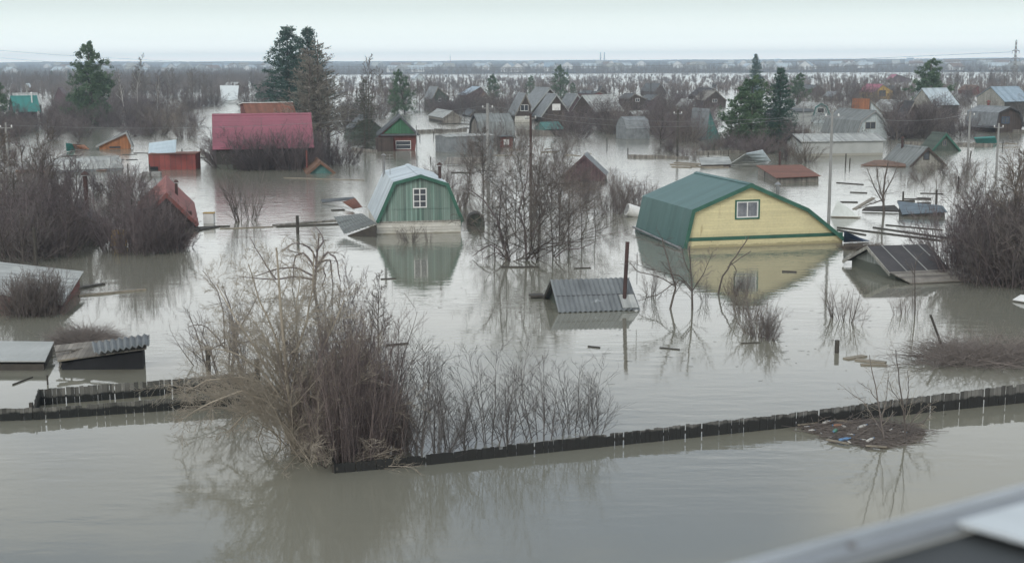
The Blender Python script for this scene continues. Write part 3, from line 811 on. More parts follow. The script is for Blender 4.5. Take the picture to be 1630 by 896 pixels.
# --- A-frames and houses in the middle distance -------------------
r, pl, pf, D = gable('gabled_dacha', 'dark steep gable with white double window left of the taller A-frame pair', 'house',
    [(820, 195), (820, 183), (836.5, 151), (845, 170), (845, 195)], 0, 824, (1, 3), M['wood_dark'], M['slate_plain'], oh=.2, fascia=M['old_wood'])
win_px(r, pl, 828.5, 167, 841, 177, cols=2)
a = pl.at(820, 184)
MB().box(-.1, pf[-1][0]+.1, -.12, -.02, -.5, a[1]-.15).build('base_wall', M['plinth'], r)
r, pl, pf, D = gable('a_frame_house', 'black A-frame gable with white shuttered window and long grey roof', 'house',
    [(864, 195), (862, 184), (885.5, 151), (903, 175), (901, 195)], 0, 872, (1, 3), M['wood_dark'], M['slate_plain'], oh=.3, eave=.4, fascia=M['slate_pale'])
win_px(r, pl, 879, 165.5, 892, 176, cols=2, frame=M['white'], pane=M['white'])
r, pl, pf, D = gable('a_frame_house', 'taller grey roof with pale ridge boards just behind the black A-frame', 'house',
    [(846, 189), (846, 176), (875, 141), (900, 170), (900, 189)], 0, 853, (1, 3), M['wood_dark'], M['slate_plain'], oh=.3, eave=.3, fascia=M['slate_pale'])
r, pl, pf, D = gable('a_frame_house', 'brown A-frame with light grey roof right of the black one', 'house',
    [(906, 188), (904, 174), (919, 151), (933, 171), (933, 188)], 0, 902, (1, 3), M['wood_purple'], M['slate_plain'], oh=.2, fascia=M['slate_pale'])
far = [
 # name, label, outline, ridge px, wall, roof
 ('grey_hut', 'grey plank gable with grey roof right of the pine by the green cottage', [(688, 176), (688, 158), (697, 139.5), (715, 155), (713, 176)], 684, 'wood_olive', 'slate_plain'),
 ('low_hut', 'dark low hut with blue-grey roof left of the small split pine', [(742, 165), (742, 152), (765, 139), (775, 150), (775, 165)], 752, 'wood_purple', 'blue_roof'),
 ('teal_hut', 'tiny teal gable in brush below the blue-grey roofed hut', [(728, 172), (728, 163), (734, 154), (742, 162), (742, 172)], 731, 'wood_teal', 'slate_dark'),
 ('brown_hut', 'tiny brown gable just left of the steep dark dacha', [(766, 168), (766, 157), (773, 149), (781, 156), (781, 168)], 769, 'wood_dark', 'brown_roof'),
 ('far_dark_hut', 'small black steep gable above the grey roofs right of the tall pine', [(952, 154), (952, 150), (959, 138), (966, 148), (966, 154)], 955, 'wood_dark', 'felt'),
 ('far_long_house', 'dark maroon house with dark roof under the far small black gable', [(943, 160), (943, 150), (953, 146), (962, 150), (962, 160)], 915, 'brickred', 'slate_dark'),
 ('far_barn', 'dark barn with long roof and steep gable beyond the middle thicket', [(1042, 152), (1043, 146), (1051, 134), (1060, 146), (1060, 152)], 1015, 'wood_dark', 'slate_dark'),
 ('hip_roofed_house', 'brown-grey hip-like roof with darker gable left of the big pine', [(1120, 170), (1121, 160), (1139, 145), (1156, 160), (1155, 170)], 1120, 'wood_dark', 'old_wood'),
 ('pale_gabled_hut', 'small pale blue gable with light roof left of the teal A-frame', [(1096, 184), (1096, 170), (1105, 160), (1113, 171), (1113, 184)], 1085, 'wood_pale', 'slate_pale'),
 ('black_roofed_shed', 'black low roofed shed right of the far barn', [(1118, 160), (1118, 154), (1135, 141), (1146, 150), (1146, 160)], 1112, 'wood_dark', 'felt'),
 ('dark_cottage', 'dark cottage roof just beyond the brush right of the A-frames', [(1000, 176), (1000, 158), (1010, 150), (1029, 158), (1029, 176)], 995, 'wood_dark', 'slate_dark'),
 ('slate_cottage', 'low dark-roofed cottage behind the middle thicket, right of the dark cottage', [(1036, 172), (1036, 160), (1046, 152), (1062, 160), (1062, 172)], 1030, 'wood_purple', 'slate_dark'),
 ('yellow_gabled_house', 'ochre gable with dark doorway and dusty pink roof near the lone right pine', [(1393, 158), (1392, 147), (1405, 135), (1421, 145), (1421, 158)], 1380, 'wood_ochre', 'pink_roof'),
 ('white_gabled_house', 'white gable with orange roof behind the grey gambrel house', [(1384, 195), (1383, 178), (1384.5, 160), (1405, 181), (1404, 195)], 1358, 'wood_pale', 'orange_roof'),
 ('grey_roofed_house', 'dark gambrel gable with small white window left of the lone right pine', [(1426, 190), (1427, 178), (1430, 167), (1437, 161), (1446, 168), (1447, 190)], 1403, 'wood_dark', 'slate_pale'),
 ('black_a_frame', 'black A-frame in brush below the lone right pine', [(1441, 212), (1440, 190), (1455, 163), (1473, 190), (1472, 212)], 1452, 'wood_dark', 'felt'),
 ('blue_roofed_hut', 'low teal-blue roofed hut right of the grey gambrel house', [(1440, 206), (1440, 196), (1452, 183), (1466, 196), (1466, 206)], 1432, 'wood_olive', 'blue_roof'),
 ('tin_roofed_house', 'house with pale tin roof and small dark gable right of the lone pine', [(1484, 190), (1484, 178), (1496, 171), (1510, 178), (1510, 190)], 1490, 'wood_purple', 'tin'),
 ('pink_far_house', 'far house with dull pink roof left of the right pine', [(1418, 131), (1418, 127), (1428, 119), (1450, 126), (1450, 131)], 1420, 'wood_purple', 'pink_roof'),
 ('dark_far_gable', 'dark leaning roof right behind the ochre gable', [(1424, 150), (1424, 146), (1428, 138), (1436, 147), (1436, 150)], 1412, 'wood_dark', 'slate_dark'),
 ('white_bargeboard_hut', 'far hut with brown roof and white eaves right of the pale gambrel cabin', [(1292, 150), (1292, 142), (1302, 136), (1312, 142), (1312, 150)], 1275, 'wood_purple', 'slate_dark'),
]
for nm, lb, pts, rp, wm, rm in far:
    rr, pl, pf, D = gable(nm, lb, 'house' if 'house' in nm or 'cottage' in nm else 'hut', pts, 0, rp, (1, len(pts)-2), M[wm], M[rm], oh=.2, eave=.15, fascia=M['old_wood'])
    if nm == 'yellow_gabled_house': win_px(rr, pl, 1399, 144, 1410, 154, cols=1, frame=M['wood_dark'])
    if nm == 'grey_roofed_house': win_px(rr, pl, 1430, 169, 1439, 176, cols=2)
    if nm in ('grey_hut', 'hip_roofed_house', 'dark_cottage', 'brown_hut'):
        w_ = pf[-1][0]-pf[0][0]; window(rr, w_/2, pf[1][1]*.9, w_*.22, .8, cols=2)
for nm, lb, pts, rp, wm, rm in [
 ('low_grey_hut', 'low grey hut in brush between the green cottage pine and the split pine', [(706, 196), (706, 188), (720, 178), (734, 188), (734, 196)], 694, 'old_wood', 'slate_pale'),
 ('tiny_far_hut', 'tiny far hut with teal-white roof above the loose pine', [(660, 128), (660, 125), (668, 118), (678, 125), (678, 128)], 652, 'wood_pale', 'tin'),
 ('sunken_gable', 'little dark gable sunk in water right of the low grey hut', [(748, 186), (748, 184), (756, 176), (764, 184), (764, 186)], 744, 'wood_dark', 'slate_dark'),
 ('tar_roofed_hut', 'black tar-roofed hut left of the white block house', [(1232, 196), (1232, 186), (1244, 176), (1258, 186), (1258, 196)], 1225, 'wood_dark', 'felt'),
 ('far_grey_hut', 'far grey hut behind the pale gambrel cabin', [(1326, 160), (1326, 154), (1334, 147), (1344, 154), (1344, 160)], 1318, 'old_wood', 'slate_plain'),
 ('far_red_hut', 'far dull red hut between the pylon grove and the ochre gable', [(1545, 150), (1545, 144), (1556, 136), (1568, 144), (1568, 150)], 1536, 'brickred', 'brown_roof'),
 ('mossy_hut', 'mossy roofed hut right of the greenhouse', [(1056, 200), (1056, 190), (1067, 181), (1080, 190), (1080, 200)], 1048, 'wood_olive', 'slate_plain'),
 ('shore_hut', 'small brown hut on the left below the white hip house', [(110, 152), (110, 147), (118, 140), (127, 147), (127, 152)], 105, 'wood_dark', 'brown_roof')]:
    gable(nm, lb, 'hut', pts, 0, rp, (1, 3), M[wm], M[rm], oh=.2, eave=.15, fascia=M['old_wood'])
r, pl, pf, D = gable('teal_a_frame', 'steep teal A-frame hut half hidden by the big pine', 'hut',
    [(1123, 222), (1129.5, 177), (1146, 221)], 0, 1140, (0, 2), M['wood_teal'], M['slate_plain'], oh=.15, D=6)
# gambrels
r, pl, pf, D = gable('pale_gambrel_cabin', 'pale green gambrel cabin right of the big dark spruce', 'cabin',
    [(1294, 196), (1294, 182), (1297, 171), (1306, 165), (1315, 170), (1319, 181), (1319, 196)], 0, 1278, (1, 5), M['wood_pale'], M['slate_pale'], oh=.3, fascia=M['wood_teal'])
win_px(r, pl, 1301, 172, 1312, 180, cols=1)
r, pl, pf, D = gable('gambrel_house', 'grey gambrel roofed house with pale blue gable and large dark window', 'house',
    [(1362, 221), (1362, 214), (1370, 193), (1392, 177), (1405, 190), (1412, 208), (1412, 221)], 0, 1338, (1, 5), M['wood_pale'], M['slate'], oh=.35, fascia=M['felt_strip'])
win_px(r, pl, 1377, 194, 1394, 206, cols=2, frame=M['wood_grey'])
r, pl, pf, D = gable('dark_gambrel_house', 'dark brown gambrel house with grey roof at the right edge', 'house',
    [(1585, 211), (1584, 202), (1588, 180), (1606, 171), (1622, 178), (1628, 200), (1624, 211)], 0, 1560, (1, 5), M['wood_dark'], M['slate_plain'], oh=.4, fascia=M['felt'])
win_px(r, pl, 1594, 186, 1607, 197, cols=2, frame=M['blue_tarp'])
q = pl.at(1573, 172, 7); pipe(r, (q[0], 7, q[1]-1), (q[0], 7, q[1]+.8), .2, M['brickred'])
MB().box(-2.5, -.2, -1.2, 1.0, 0.9, 1.0).build('porch_roof', M['felt'], r)
# cross-ridge buildings
(r, Ln) = cross('long_white_shed', 'long pale grey shed with thin light roof in front of the grey gambrel house', 'shed', (1277, 249), (1405, 247),
    [(-5, 1.6), (-2.6, 2.3), (0, 1.65)], M['pale_wall'], M['slate_pale'], oh=.3, eave=.25, fascia=M['felt'])
(r, Ln) = cross('white_flat_house', 'white rendered block with flat dark-edged roof right of the big spruce', 'house', (1263, 210), (1291, 209),
    [(-4, 3.4), (-.05, 3.35), (0, 3.3)], M['pale_wall'], M['slate_dark'], oh=.3, eave=.4)
(r, Ln) = cross('grey_gambrel_barn', 'long low grey gambrel barn with boarded end left of the tall poles', 'barn', (764, 224), (818, 223),
    [(-6.5, .4), (-5.6, 2.4), (-3.2, 3.5), (-1.0, 2.5), (0, .4)], M['old_wood'], M['slate'], oh=.2, eave=.1, fascia=M['felt'])
(r, Ln) = cross('flat_grey_shed', 'flat ribbed grey shed in front of the gambrel barn', 'shed', (710, 243), (786, 240),
    [(-3, 1.9), (-1.5, 2.0), (0, 1.85)], M['slate_ribs'] if 'slate_ribs' in M else M['slate_plain'], M['slate_pale'], oh=.1, eave=.1)
panel('sunken_roof', 'dark brown roof lying flat on the water below the flat grey shed', 'roof',
      [(706, 262, .05), (777, 260, .05), (772, 250, .7), (712, 251, .6)], M['old_wood'])
r = empty('red_kiosk', cast(796, 234), YAW, 'tiny dark red hut with a white hatch right of the grey barn', 'hut')
MB().box(0, 1.7, 0, 1.6, -.5, 1.3).build('wall', M['brickred'], r); MB().box(-.3, 2.0, -.4, 1.9, 1.3, 1.4).build('roof', M['slate_dark'], r)
MB().box(.45, 1.2, -.04, -.003, .25, .95).build('hatch', M['white'], r)
(r, Ln) = cross('greenhouse', 'rounded grey-green greenhouse in the thicket left of the open water', 'greenhouse', (997, 222), (1034, 221),
    [(-3.4, 1.5), (-2.6, 2.6), (-1.7, 3.0), (-.7, 2.6), (0, 1.4)], M['slate_plain'], M['slate_plain'], oh=.05, eave=0)
(r, Ln) = cross('teal_tarp_shed', 'low teal-green covered shed in brush below the black A-frame', 'shed', (868, 212), (896, 211),
    [(-3, .6), (-1.5, 1.5), (0, .6)], M['wood_teal'], M['wood_teal'], oh=.1)
(r, Ln) = cross('grey_roofed_cottage', 'wide light-grey roofed cottage right of the brown A-frame', 'house', (947, 190), (992, 188),
    [(-6, 1.6), (-3.4, 4.4), (0, 1.5)], M['wood_dark'], M['slate_pale'], oh=.2, eave=.3)
(r, Ln) = cross('sunken_grey_roof', 'light grey roof floating low beside the pile of orange boards', 'roof', (1014, 191), (1042, 190),
    [(-4, .2), (-2, 1.5), (0, .1)], M['wood_dark'], M['slate_pale'], oh=.1, eave=.1)
(r, Ln) = cross('blue_roofed_barn', 'long blue-grey roof at the right edge behind the dark gambrel house', 'barn', (1598, 182), (1640, 181),
    [(-8, 3.4), (-4, 5.4), (0, 2.6)], M['wood_grey'], M['blue_roof'], oh=.2)
(r, Ln) = cross('tin_barn', 'pale tin roof right of the lone pine', 'barn', (1486, 187), (1524, 186),
    [(-6, 3), (-3.5, 5.4), (0, 2.4)], M['wood_grey'], M['tin'], oh=.2)
r, pl, pf, D = gable('low_pale_house', 'low house with pale boarded gable, dark window and mossy grey roof, water at its eaves', 'house',
    [(1447, 265), (1475, 236), (1503, 263)], 0, 1432, (0, 2), M['wood_grey'], M['slate'], oh=.3, eave=.15, fascia=M['wood_dark'])
win_px(r, pl, 1469.5, 242, 1479.5, 255, cols=1, frame=M['wood_dark'])
pipe(r, (pf[1][0]-.3, D*.8, pf[1][1]-.4), (pf[1][0]-.3, D*.8, pf[1][1]+.7), .13, M['rust_pipe'])
panel('rusty_lean_to', 'rust-brown lean-to roof left of the low pale gabled house', 'roof',
      [(1370, 264, .05), (1442, 266, .05), (1440, 256, .25), (1392, 256, .22)], M['brown_roof'], t=.08)
r, pl, pf, D = gable('olive_a_frame', 'dark olive A-frame with tiny window standing in water right of the low pale house', 'hut',
    [(1484, 241), (1484, 238), (1504.5, 213.5), (1526, 239), (1524, 241)], 0, 1496, (1, 3), M['wood_olive'], M['wood_olive'], oh=.25, eave=.15, fascia=M['green_trim'])
win_px(r, pl, 1500, 223, 1507, 232, cols=2, frame=M['old_wood'])
r, pl, pf, D = gable('brown_gabled_hut', 'purple-brown gabled hut rising from the brush behind the central bare trees', 'hut',
    [(898, 288), (897, 280), (930, 249), (963, 280), (962, 288)], 0, 922, (1, 3), M['wood_purple'], M['slate_plain'], yaw=math.radians(-7), oh=.15, eave=.1, fascia=M['wood_purple'], D=4)
# debris roofs left of the rusty flat shed
slab_shed('rusty_flat_shed', 'low grey hut with sloping rusty-red flat roof and stovepipe behind the yellow house',
          [(1235, 284, .5), (1307, 281, .5), (1276, 263, .75), (1203, 264, .8)], M['rust'], M['old_wood'], corr=0, inset=.12)
o = MB().bar((0, 0, 0), (0, 0, 1.5), .22, sides=8).build('stovepipe', M['rust_pipe']); o.location = cast(1241, 266, .6); tag(o, 'brown stovepipe on the rusty flat roof', 'pipe')
panel('tin_roof_slab', 'large whitish tin roof tilted on the water above the yellow house', 'roof',
      [(1160, 263, .15), (1222, 261, .2), (1226, 256, .4), (1186, 246, 1.3)], M['slate_pale'], t=.08)
panel('tin_roof_slab', 'smaller tilted pale tin slab at the right end of the large one', 'roof',
      [(1205, 259, .4), (1227, 257, .5), (1214, 239.5, 1.7), (1188, 245, 1.5)], M['tin'], t=.08)
slab_shed('wrecked_shed', 'grey roofed wreck on a heap of orange boards left of the large tin roof',
          [(1116, 263, .22), (1166, 262, .22), (1160, 250, .8), (1113, 252, .8)], M['slate_pale'], M['wood_dark'], corr=0)
# wreckage right
slab_shed('collapsed_shed', 'collapsed blue-grey shed roofs in floating wreckage right of the yellow house',
          [(1436, 342, .15), (1508, 338, .3), (1500, 328, .7), (1428, 321, .8)], M['blue_dark'] if 'blue_dark' in M else M['slate_dark'], M['board_dark'], corr=0, base_drop=.4)
panel('floating_hatch', 'dark panel floating left of the collapsed blue-grey shed', 'panel',
      [(1372, 336, .03), (1434, 338, .03), (1424, 328, .3), (1378, 331, .2)], M['board_dark'], t=.08)
P0 = cast(1345, 349)
tent = empty('plastic_film_tent', P0, 0, 'tilted white plastic film tent right of the concrete pole', 'film')
a, b, c, d = [cast(*q)-P0 for q in ((1322, 345, .05), (1333, 318, 1.2), (1370, 346, .05), (1338, 330, 0.1))]
mbt = MB(); mbt.add([a, b, c, d], [(0, 1, 2), (0, 3, 1), (1, 3, 2), (0, 2, 3)]); mbt.build('film', M['film'], tent)
tentb = MB().bar(a, c, .06).build('edge_board', M['board'], tent)
o = panel('blue_sheet', 'dark blue tarpaulin corner floating at the right foot of the yellow house', 'tarpaulin',
      [(1343, 386, .03), (1384, 384, .03), (1362, 377, .25), (1344, 368, .9)], M['blue_tarp'])
# barrel, culvert
rb = empty('barrel', cast(1008, 345), 0, 'white metal barrel floating left of the green-roofed yellow house', 'barrel')
ax = Vector((0.80, 0.2, -.28)).normalized().to_track_quat('Z', 'Y').to_matrix()
MB().lathe([(.40, 0), (.43, .03), (.43, .28), (.445, .3), (.43, .32), (.43, .58), (.445, .6), (.43, .62), (.43, .9)], (-.45, 0, .52), 20, ax).build('drum', M['white'], rb)
MB().lathe([(.36, -.012), (.36, -.004)], (-.45, 0, .52), 20, ax).build('lid', M['concrete'], rb)
rc = empty('round_tank', cast(758, 360), YAW*.3, 'dark round open-ended tank standing in water right of the green house', 'tank')
R = 0.56; ang = [math.pi*k/16 for k in range(17)]
arc = [(R*math.cos(a), R*math.sin(a)+.28) for a in ang]
mb = MB()
outer = [(R, -.6)]+arc+[(-R, -.6)]
inner = [((R-.05)*x/R, z-(0.05 if z > .3 else 0)) for x, z in outer]
for i in range(len(outer)-1): mb.prism([outer[i], outer[i+1], inner[i+1], inner[i]], 0, 1.5)
mb.build('shell', M['board_dark'], rc)
MB().prism([(x*.98, z-.02) for x, z in inner], .12, .18).build('end_panel', M['wood_olive'], rc)
mb = MB(); mb.bar((-.35, -.02, .2), (.3, -.02, .62), .05); mb.bar((-.4, -.03, .55), (.1, -.03, .2), .04); mb.build('brace', M['board'], rc)
# fridge
rf = empty('white_cabinet', cast(332, 356), 0, 'small white metal box half sunk right of the red-roofed house', 'box')
MB().box(-.35, .35, 0, .5, -.3, .68).build('body', M['white'], rf, bevel=.02); MB().box(-.37, .37, -.02, .52, .68, .73).build('lid', M['wood_ochre'], rf)
o = panel('teal_boat', 'upturned teal boat hull between the olive A-frame and dark gambrel house', 'boat',
      [(1555, 230, .1), (1588, 228, .1), (1585, 219, .9), (1552, 221, .9)], M['teal_roof'], t=.25)
o = panel('white_sheet', 'white sheet floating at the right edge in front of the thicket', 'sheet', [(1612, 478, .05), (1650, 484, .05), (1650, 472, .3), (1625, 470, .25)], M['white'])
o = panel('ochre_door', 'ochre yellow board standing in brush below the red-roofed house', 'board', [(176, 392, .05), (203, 391, .05), (201, 366, 1.0), (178, 366, 1.0)], M['wood_ochre'])

# ------------------------------------------------------------------ vegetation
def rv(R, s=1.0): return Vector((R.gauss(0, s), R.gauss(0, s), R.gauss(0, s)))
def walk(R, p, d, L, n, curl, trop):
    pts = [p.copy()]; d = d.normalized(); st = L/(n-1)
    for i in range(n-1):
        d = (d + rv(R, curl) + Vector((0, 0, trop))).normalized()
        p = p + d*st; pts.append(p)
    return pts
def side_dir(R, d, ang):
    u = d.cross(rv(R)); u.normalize()
    return (d*math.cos(ang) + u*math.sin(ang)).normalized()
def along(pts, t):
    f = t*(len(pts)-1); i = min(len(pts)-2, int(f)); f -= i
    return pts[i].lerp(pts[i+1], f), (pts[i+1]-pts[i]).normalized()
def taper(r0, r1, n, pw=1.0): return [r0 + (r1-r0)*(i/(n-1))**pw for i in range(n)]

def fork(R, S, pts, r, levels, P):
    """spawn side shoots along a limb; P[level] = (count, angle, length, curl, tropism, t0)"""
    if not levels: return
    cnt, ang, ln, curl, trop, t0 = P[0]
    Lp = sum((pts[i+1]-pts[i]).length for i in range(len(pts)-1))
    for k in range(cnt):
        t = t0 + (1-t0)*(k+R.random())/cnt
        p, d = along(pts, min(.995, t))
        L_ = Lp*ln*(1.15-0.6*t)*R.uniform(.6, 1.25)
        n = 5 if levels > 1 else 4
        rr = max(P[-1], r*(1-.75*t)*.55)
        q = walk(R, p, side_dir(R, d, ang*R.uniform(.6, 1.4)), L_, n, curl, trop)
        S.add([tuple(x) for x in q], taper(rr, max(P[-1]*.6, rr*.35), n))
        fork(R, S, q, rr, levels-1, P[1:])

VEG = {}
PARK = []
def proto(key, name, trunk, crown, mt, mc, kt=5, kc=3):
    """store a prototype (unit sized) as a pair of mesh datas"""
    o1 = trunk.build('trunk', mt, None, k=kt); o2 = crown.build('crown', mc, None, k=kc) if isinstance(crown, Sticks) else crown
    VEG[key] = (name, o1.data, o2.data)
    bpy.data.objects.remove(o1); bpy.data.objects.remove(o2)

def make_tree(key, seed, name='bare_tree', mt='bark', mc='twig_grey', width=.5, t0=.22, limbs=17, rmin=.0016, tr=.016, up=.05, droop=0, fine=6, ang=.85):
    R = random.Random(seed); T = Sticks(); C = Sticks()
    main = walk(R, Vector((0, 0, -.15)), Vector((R.gauss(0, .05), R.gauss(0, .05), 1)), 1.1, 9, .05, .04)
    T.add([tuple(p) for p in main], taper(tr, rmin, 9, .8))
    for k in range(limbs):
        t = t0 + (1-t0)*(k+R.random())/limbs
        p, d = along(main, t)
        L_ = width*(1.05-.72*t)*R.uniform(.7, 1.25)
        q = walk(R, p, side_dir(R, d, ang*R.uniform(.7, 1.25)), L_, 7, .13, up)
        r0 = tr*(1-.8*t)*.55
        T.add([tuple(x) for x in q], taper(r0, rmin, 7))
        fork(R, C, q, r0, 2, [(8, .75, .42, .16, up*.8-droop, .12), (fine, .7, .45, .16, up*.6-droop, .1), rmin])
    proto(key, name, T, C, M[mt], M[mc])
def make_shrub(key, seed, name='bare_shrub', mt='twig_grey', mc='twig_grey', stems=22, spread=.45, base=.16, rmin=.0022, fine=5, sub=7, curl=.09, up=.06, fan=1.0, hvar=.35, rs=1.0):
    R = random.Random(seed); T = Sticks(); C = Sticks()
    for k in range(stems):
        a = R.uniform(0, 2*math.pi); rr = base*math.sqrt(R.random())
        p = Vector((math.cos(a)*rr, math.sin(a)*rr, -.15))
        out = (rr/base)*spread*fan; hk = 1-.35*(rr/base)**2*R.random()
        d = Vector((math.cos(a)*out+R.gauss(0, .12), math.sin(a)*out+R.gauss(0, .12), 1))
        q = walk(R, p, d, (R.uniform(1-hvar, 1.05))*hk+.13, 7, curl, up)
        r0 = R.uniform(.006, .011)*rs
        T.add([tuple(x) for x in q], taper(r0, rmin, 7))
        fork(R, C, q, r0, 2, [(sub, .55, .38, .13, up, .15), (fine, .6, .45, .16, up, .1), rmin])
    proto(key, name, T, C, M[mt], M[mc], kt=4)
M['larch'] = bark('larch_twigs', (0.27, 0.245, 0.21), 0.1)
M['twig_slate'] = bark('slate_grey_bark', (0.15, 0.137, 0.13))

for i in range(4): make_tree('tree%d' % i, 10+i, mc=('twig_grey', 'twig_dark', 'twig_brown', 'twig_grey')[i], width=(.5, .42, .55, .38)[i], rmin=.0022)
for i in range(2): make_tree('birch%d' % i, 30+i, name='birch_tree', mt='birch', mc='twig_brown', width=.32, t0=.35, limbs=16, rmin=.0018, tr=.014, up=.10, ang=.65)
for i in range(4): make_shrub('shrub%d' % i, 50+i, mt=('twig_dark', 'twig_grey', 'twig_dark', 'twig_brown')[i], mc=('twig_dark', 'twig_grey', 'twig_dark', 'twig_brown')[i], stems=20, rmin=.0025, spread=(.75, .9, .6, .8)[i], curl=.12, up=.03, hvar=.55)
for i in range(3): make_shrub('dense%d' % i, 70+i, name='dense_shrub', mt='twig_dark', mc='twig_dark' if i < 2 else 'twig_grey', stems=40, base=.36, spread=.75, rmin=.0024, sub=8, fine=6, curl=.11, up=.03, hvar=.6)
for i in range(3): make_shrub('thin%d' % i, 90+i, name='sapling_clump', mt='twig_grey', mc='twig_grey', stems=(7, 9, 5)[i], spread=.32, base=.10, rmin=.0016, sub=9, fine=5, curl=.05)

for i in range(3): make_tree('orch%d' % i, 300+i, name='orchard_tree', mc=('twig_grey', 'twig_slate', 'twig_brown')[i], width=.75, t0=.06, limbs=20, rmin=.0012, tr=.011, up=.015, fine=7, ang=.95)
for i in range(2): make_tree('orchdark%d' % i, 310+i, name='orchard_tree', mc='twig_dark', width=.8, t0=.05, limbs=24, rmin=.0016, tr=.013, up=.02, fine=7, ang=.8)
def make_conifer(key, seed, kind):
    R = random.Random(seed); T = Sticks(); B = Sticks()
    cs = []; 
    def tuft(p, d, s, n):
        for _ in range(n):
            c = p + rv(R, s*.45)
            cs.append((tuple(c), tuple((d*R.uniform(.4, 1.2) + rv(R, .55)).normalized()), s*R.uniform(.6, 1.3)))
    if kind in ('spruce', 'dead'):
        main = walk(R, Vector((0, 0, -.1)), Vector((0, 0, 1)), 1.1, 8, .008, .03)
        T.add([tuple(p) for p in main], taper(.017, .003, 8))
        rows = 34
        for k in range(rows):
            t = .10 + .89*(k/rows)
            z = along(main, t)[0]
            n = 8 if t < .8 else 6
            for j in range(n):
                a = 2*math.pi*(j+R.random()*.8)/n + k*1.1
                L_ = (.40*(1-t)**.78 + .03)*R.uniform(.68, 1.15)
                if t < .22: L_ *= .65 + t*1.6
                sl = .10-.45*(1-t)
                d = Vector((math.cos(a), math.sin(a), sl))
                q = walk(R, z + Vector((0, 0, R.gauss(0, .008))), d, L_, 5, .06, .07)
                B.add([tuple(x) for x in q], taper(.0035*(1.2-t), .0008, 5))
                m = 11 if kind == 'spruce' else 5
                for i in range(int(m*(L_/.2)**.6)+2):
                    u = R.uniform(.12, 1.0); p, dd = along(q, u)
                    s = .021 if kind == 'spruce' else .014
                    tuft(p - Vector((0, 0, .010)), dd, s, 5 if kind == 'spruce' else 3)
        k2 = 1.9
    else:
        main = walk(R, Vector((0, 0, -.1)), Vector((R.gauss(0, .05), R.gauss(0, .05), 1)), 1.08, 8, .04, .03)
        T.add([tuple(p) for p in main], taper(.020, .004, 8))
        nl = 58
        for k in range(nl):
            t = .08 + .91*(k+R.random())/nl
            p0 = along(main, t)[0]; a = k*2.4 + R.uniform(-.5, .5)
            env = math.sin(math.pi*min(1, (1.02-t)*.82 + .13))**.8
            L_ = (.42*(1-t)**.62 + .03)*R.uniform(.5, 1.15)*(.75 if t < .2 else 1)
            
            q = walk(R, p0, Vector((math.cos(a), math.sin(a), R.uniform(-.05, .45))), L_, 6, .15, .05)
            T.add([tuple(x) for x in q], taper(.006*(1.2-t), .0012, 6))
            for i in range(9):
                p, dd = along(q, R.uniform(.35, 1))
                q2 = walk(R, p, side_dir(R, dd, .8), L_*R.uniform(.18, .38), 4, .2, .10)
                B.add([tuple(x) for x in q2], taper(.0016, .0006, 4))
                for u in (.35, .7, 1.0):
                    pp, d2 = along(q2, u); tuft(pp, d2, .026, 9)
        k2 = 1.3
    c = np.array([x[0] for x in cs]); d = np.array([x[1] for x in cs]); s = np.array([x[2] for x in cs])[:, None]
    rr = np.random.default_rng(seed).normal(size=d.shape)
    w = np.cross(d, rr); w /= np.linalg.norm(w, axis=1, keepdims=True)+1e-9
    a = d*s*.5*k2/1.5; b = w*s*.22
    V = np.stack([c-a-b*.4, c-a*.1-b, c+a, c-a*.1+b], axis=1).reshape(-1, 3)
    Q = np.arange(len(V)).reshape(-1, 4)
    V2, Q2 = B.arrays(3)
    mat = M['spruce'] if kind == 'spruce' else M['pine'] if kind.startswith('pine') else M['dry']
    oc = raw_mesh('crown', np.concatenate([V, V2]), np.concatenate([Q, Q2+len(V)]), mat)
    nm = {'spruce': 'spruce_tree', 'dead': 'spruce_tree'}.get(kind, 'pine_tree')
    proto(key, nm, T, oc, M['bark'], mat)
make_conifer('spruce0', 5, 'spruce'); make_conifer('spruce1', 6, 'spruce'); make_conifer('deadspruce', 7, 'dead')
for i in range(3): make_conifer('pine%d' % i, 110+i, 'pine')
def make_larch(key, seed):
    R = random.Random(seed); T = Sticks(); C = Sticks()
    for s_, (ox, oy, hh) in enumerate(((0, 0, 1.0), (.10, .04, .93), (-.08, .06, .82), (.2, -.02, .72))):
        main = walk(R, Vector((ox*.6, oy*.6, -.1)), Vector((ox*.3, oy*.3, 1)), hh+.1, 8, .015, .03)
        T.add([tuple(p) for p in main], taper(.012, .002, 8))
        for k in range(46):
            t = .18 + .8*(k+R.random())/46
            p, d = along(main, t); a = k*2.4+R.random()
            L_ = (.20*(1-t)**.6+.03)*R.uniform(.7, 1.2)
            q = walk(R, p, Vector((math.cos(a), math.sin(a), R.uniform(.15, .75))), L_, 6, .07, .07)
            T.add([tuple(x) for x in q], taper(.0035*(1.2-t), .0013, 6))
            fork(R, C, q, .003, 2, [(9, .7, .45, .1, .05, .05), (6, .7, .5, .12, .03, .1), .0013])
    proto(key, 'larch_tree', T, C, M['bark'], M['larch'])
make_larch('larch0', 3)

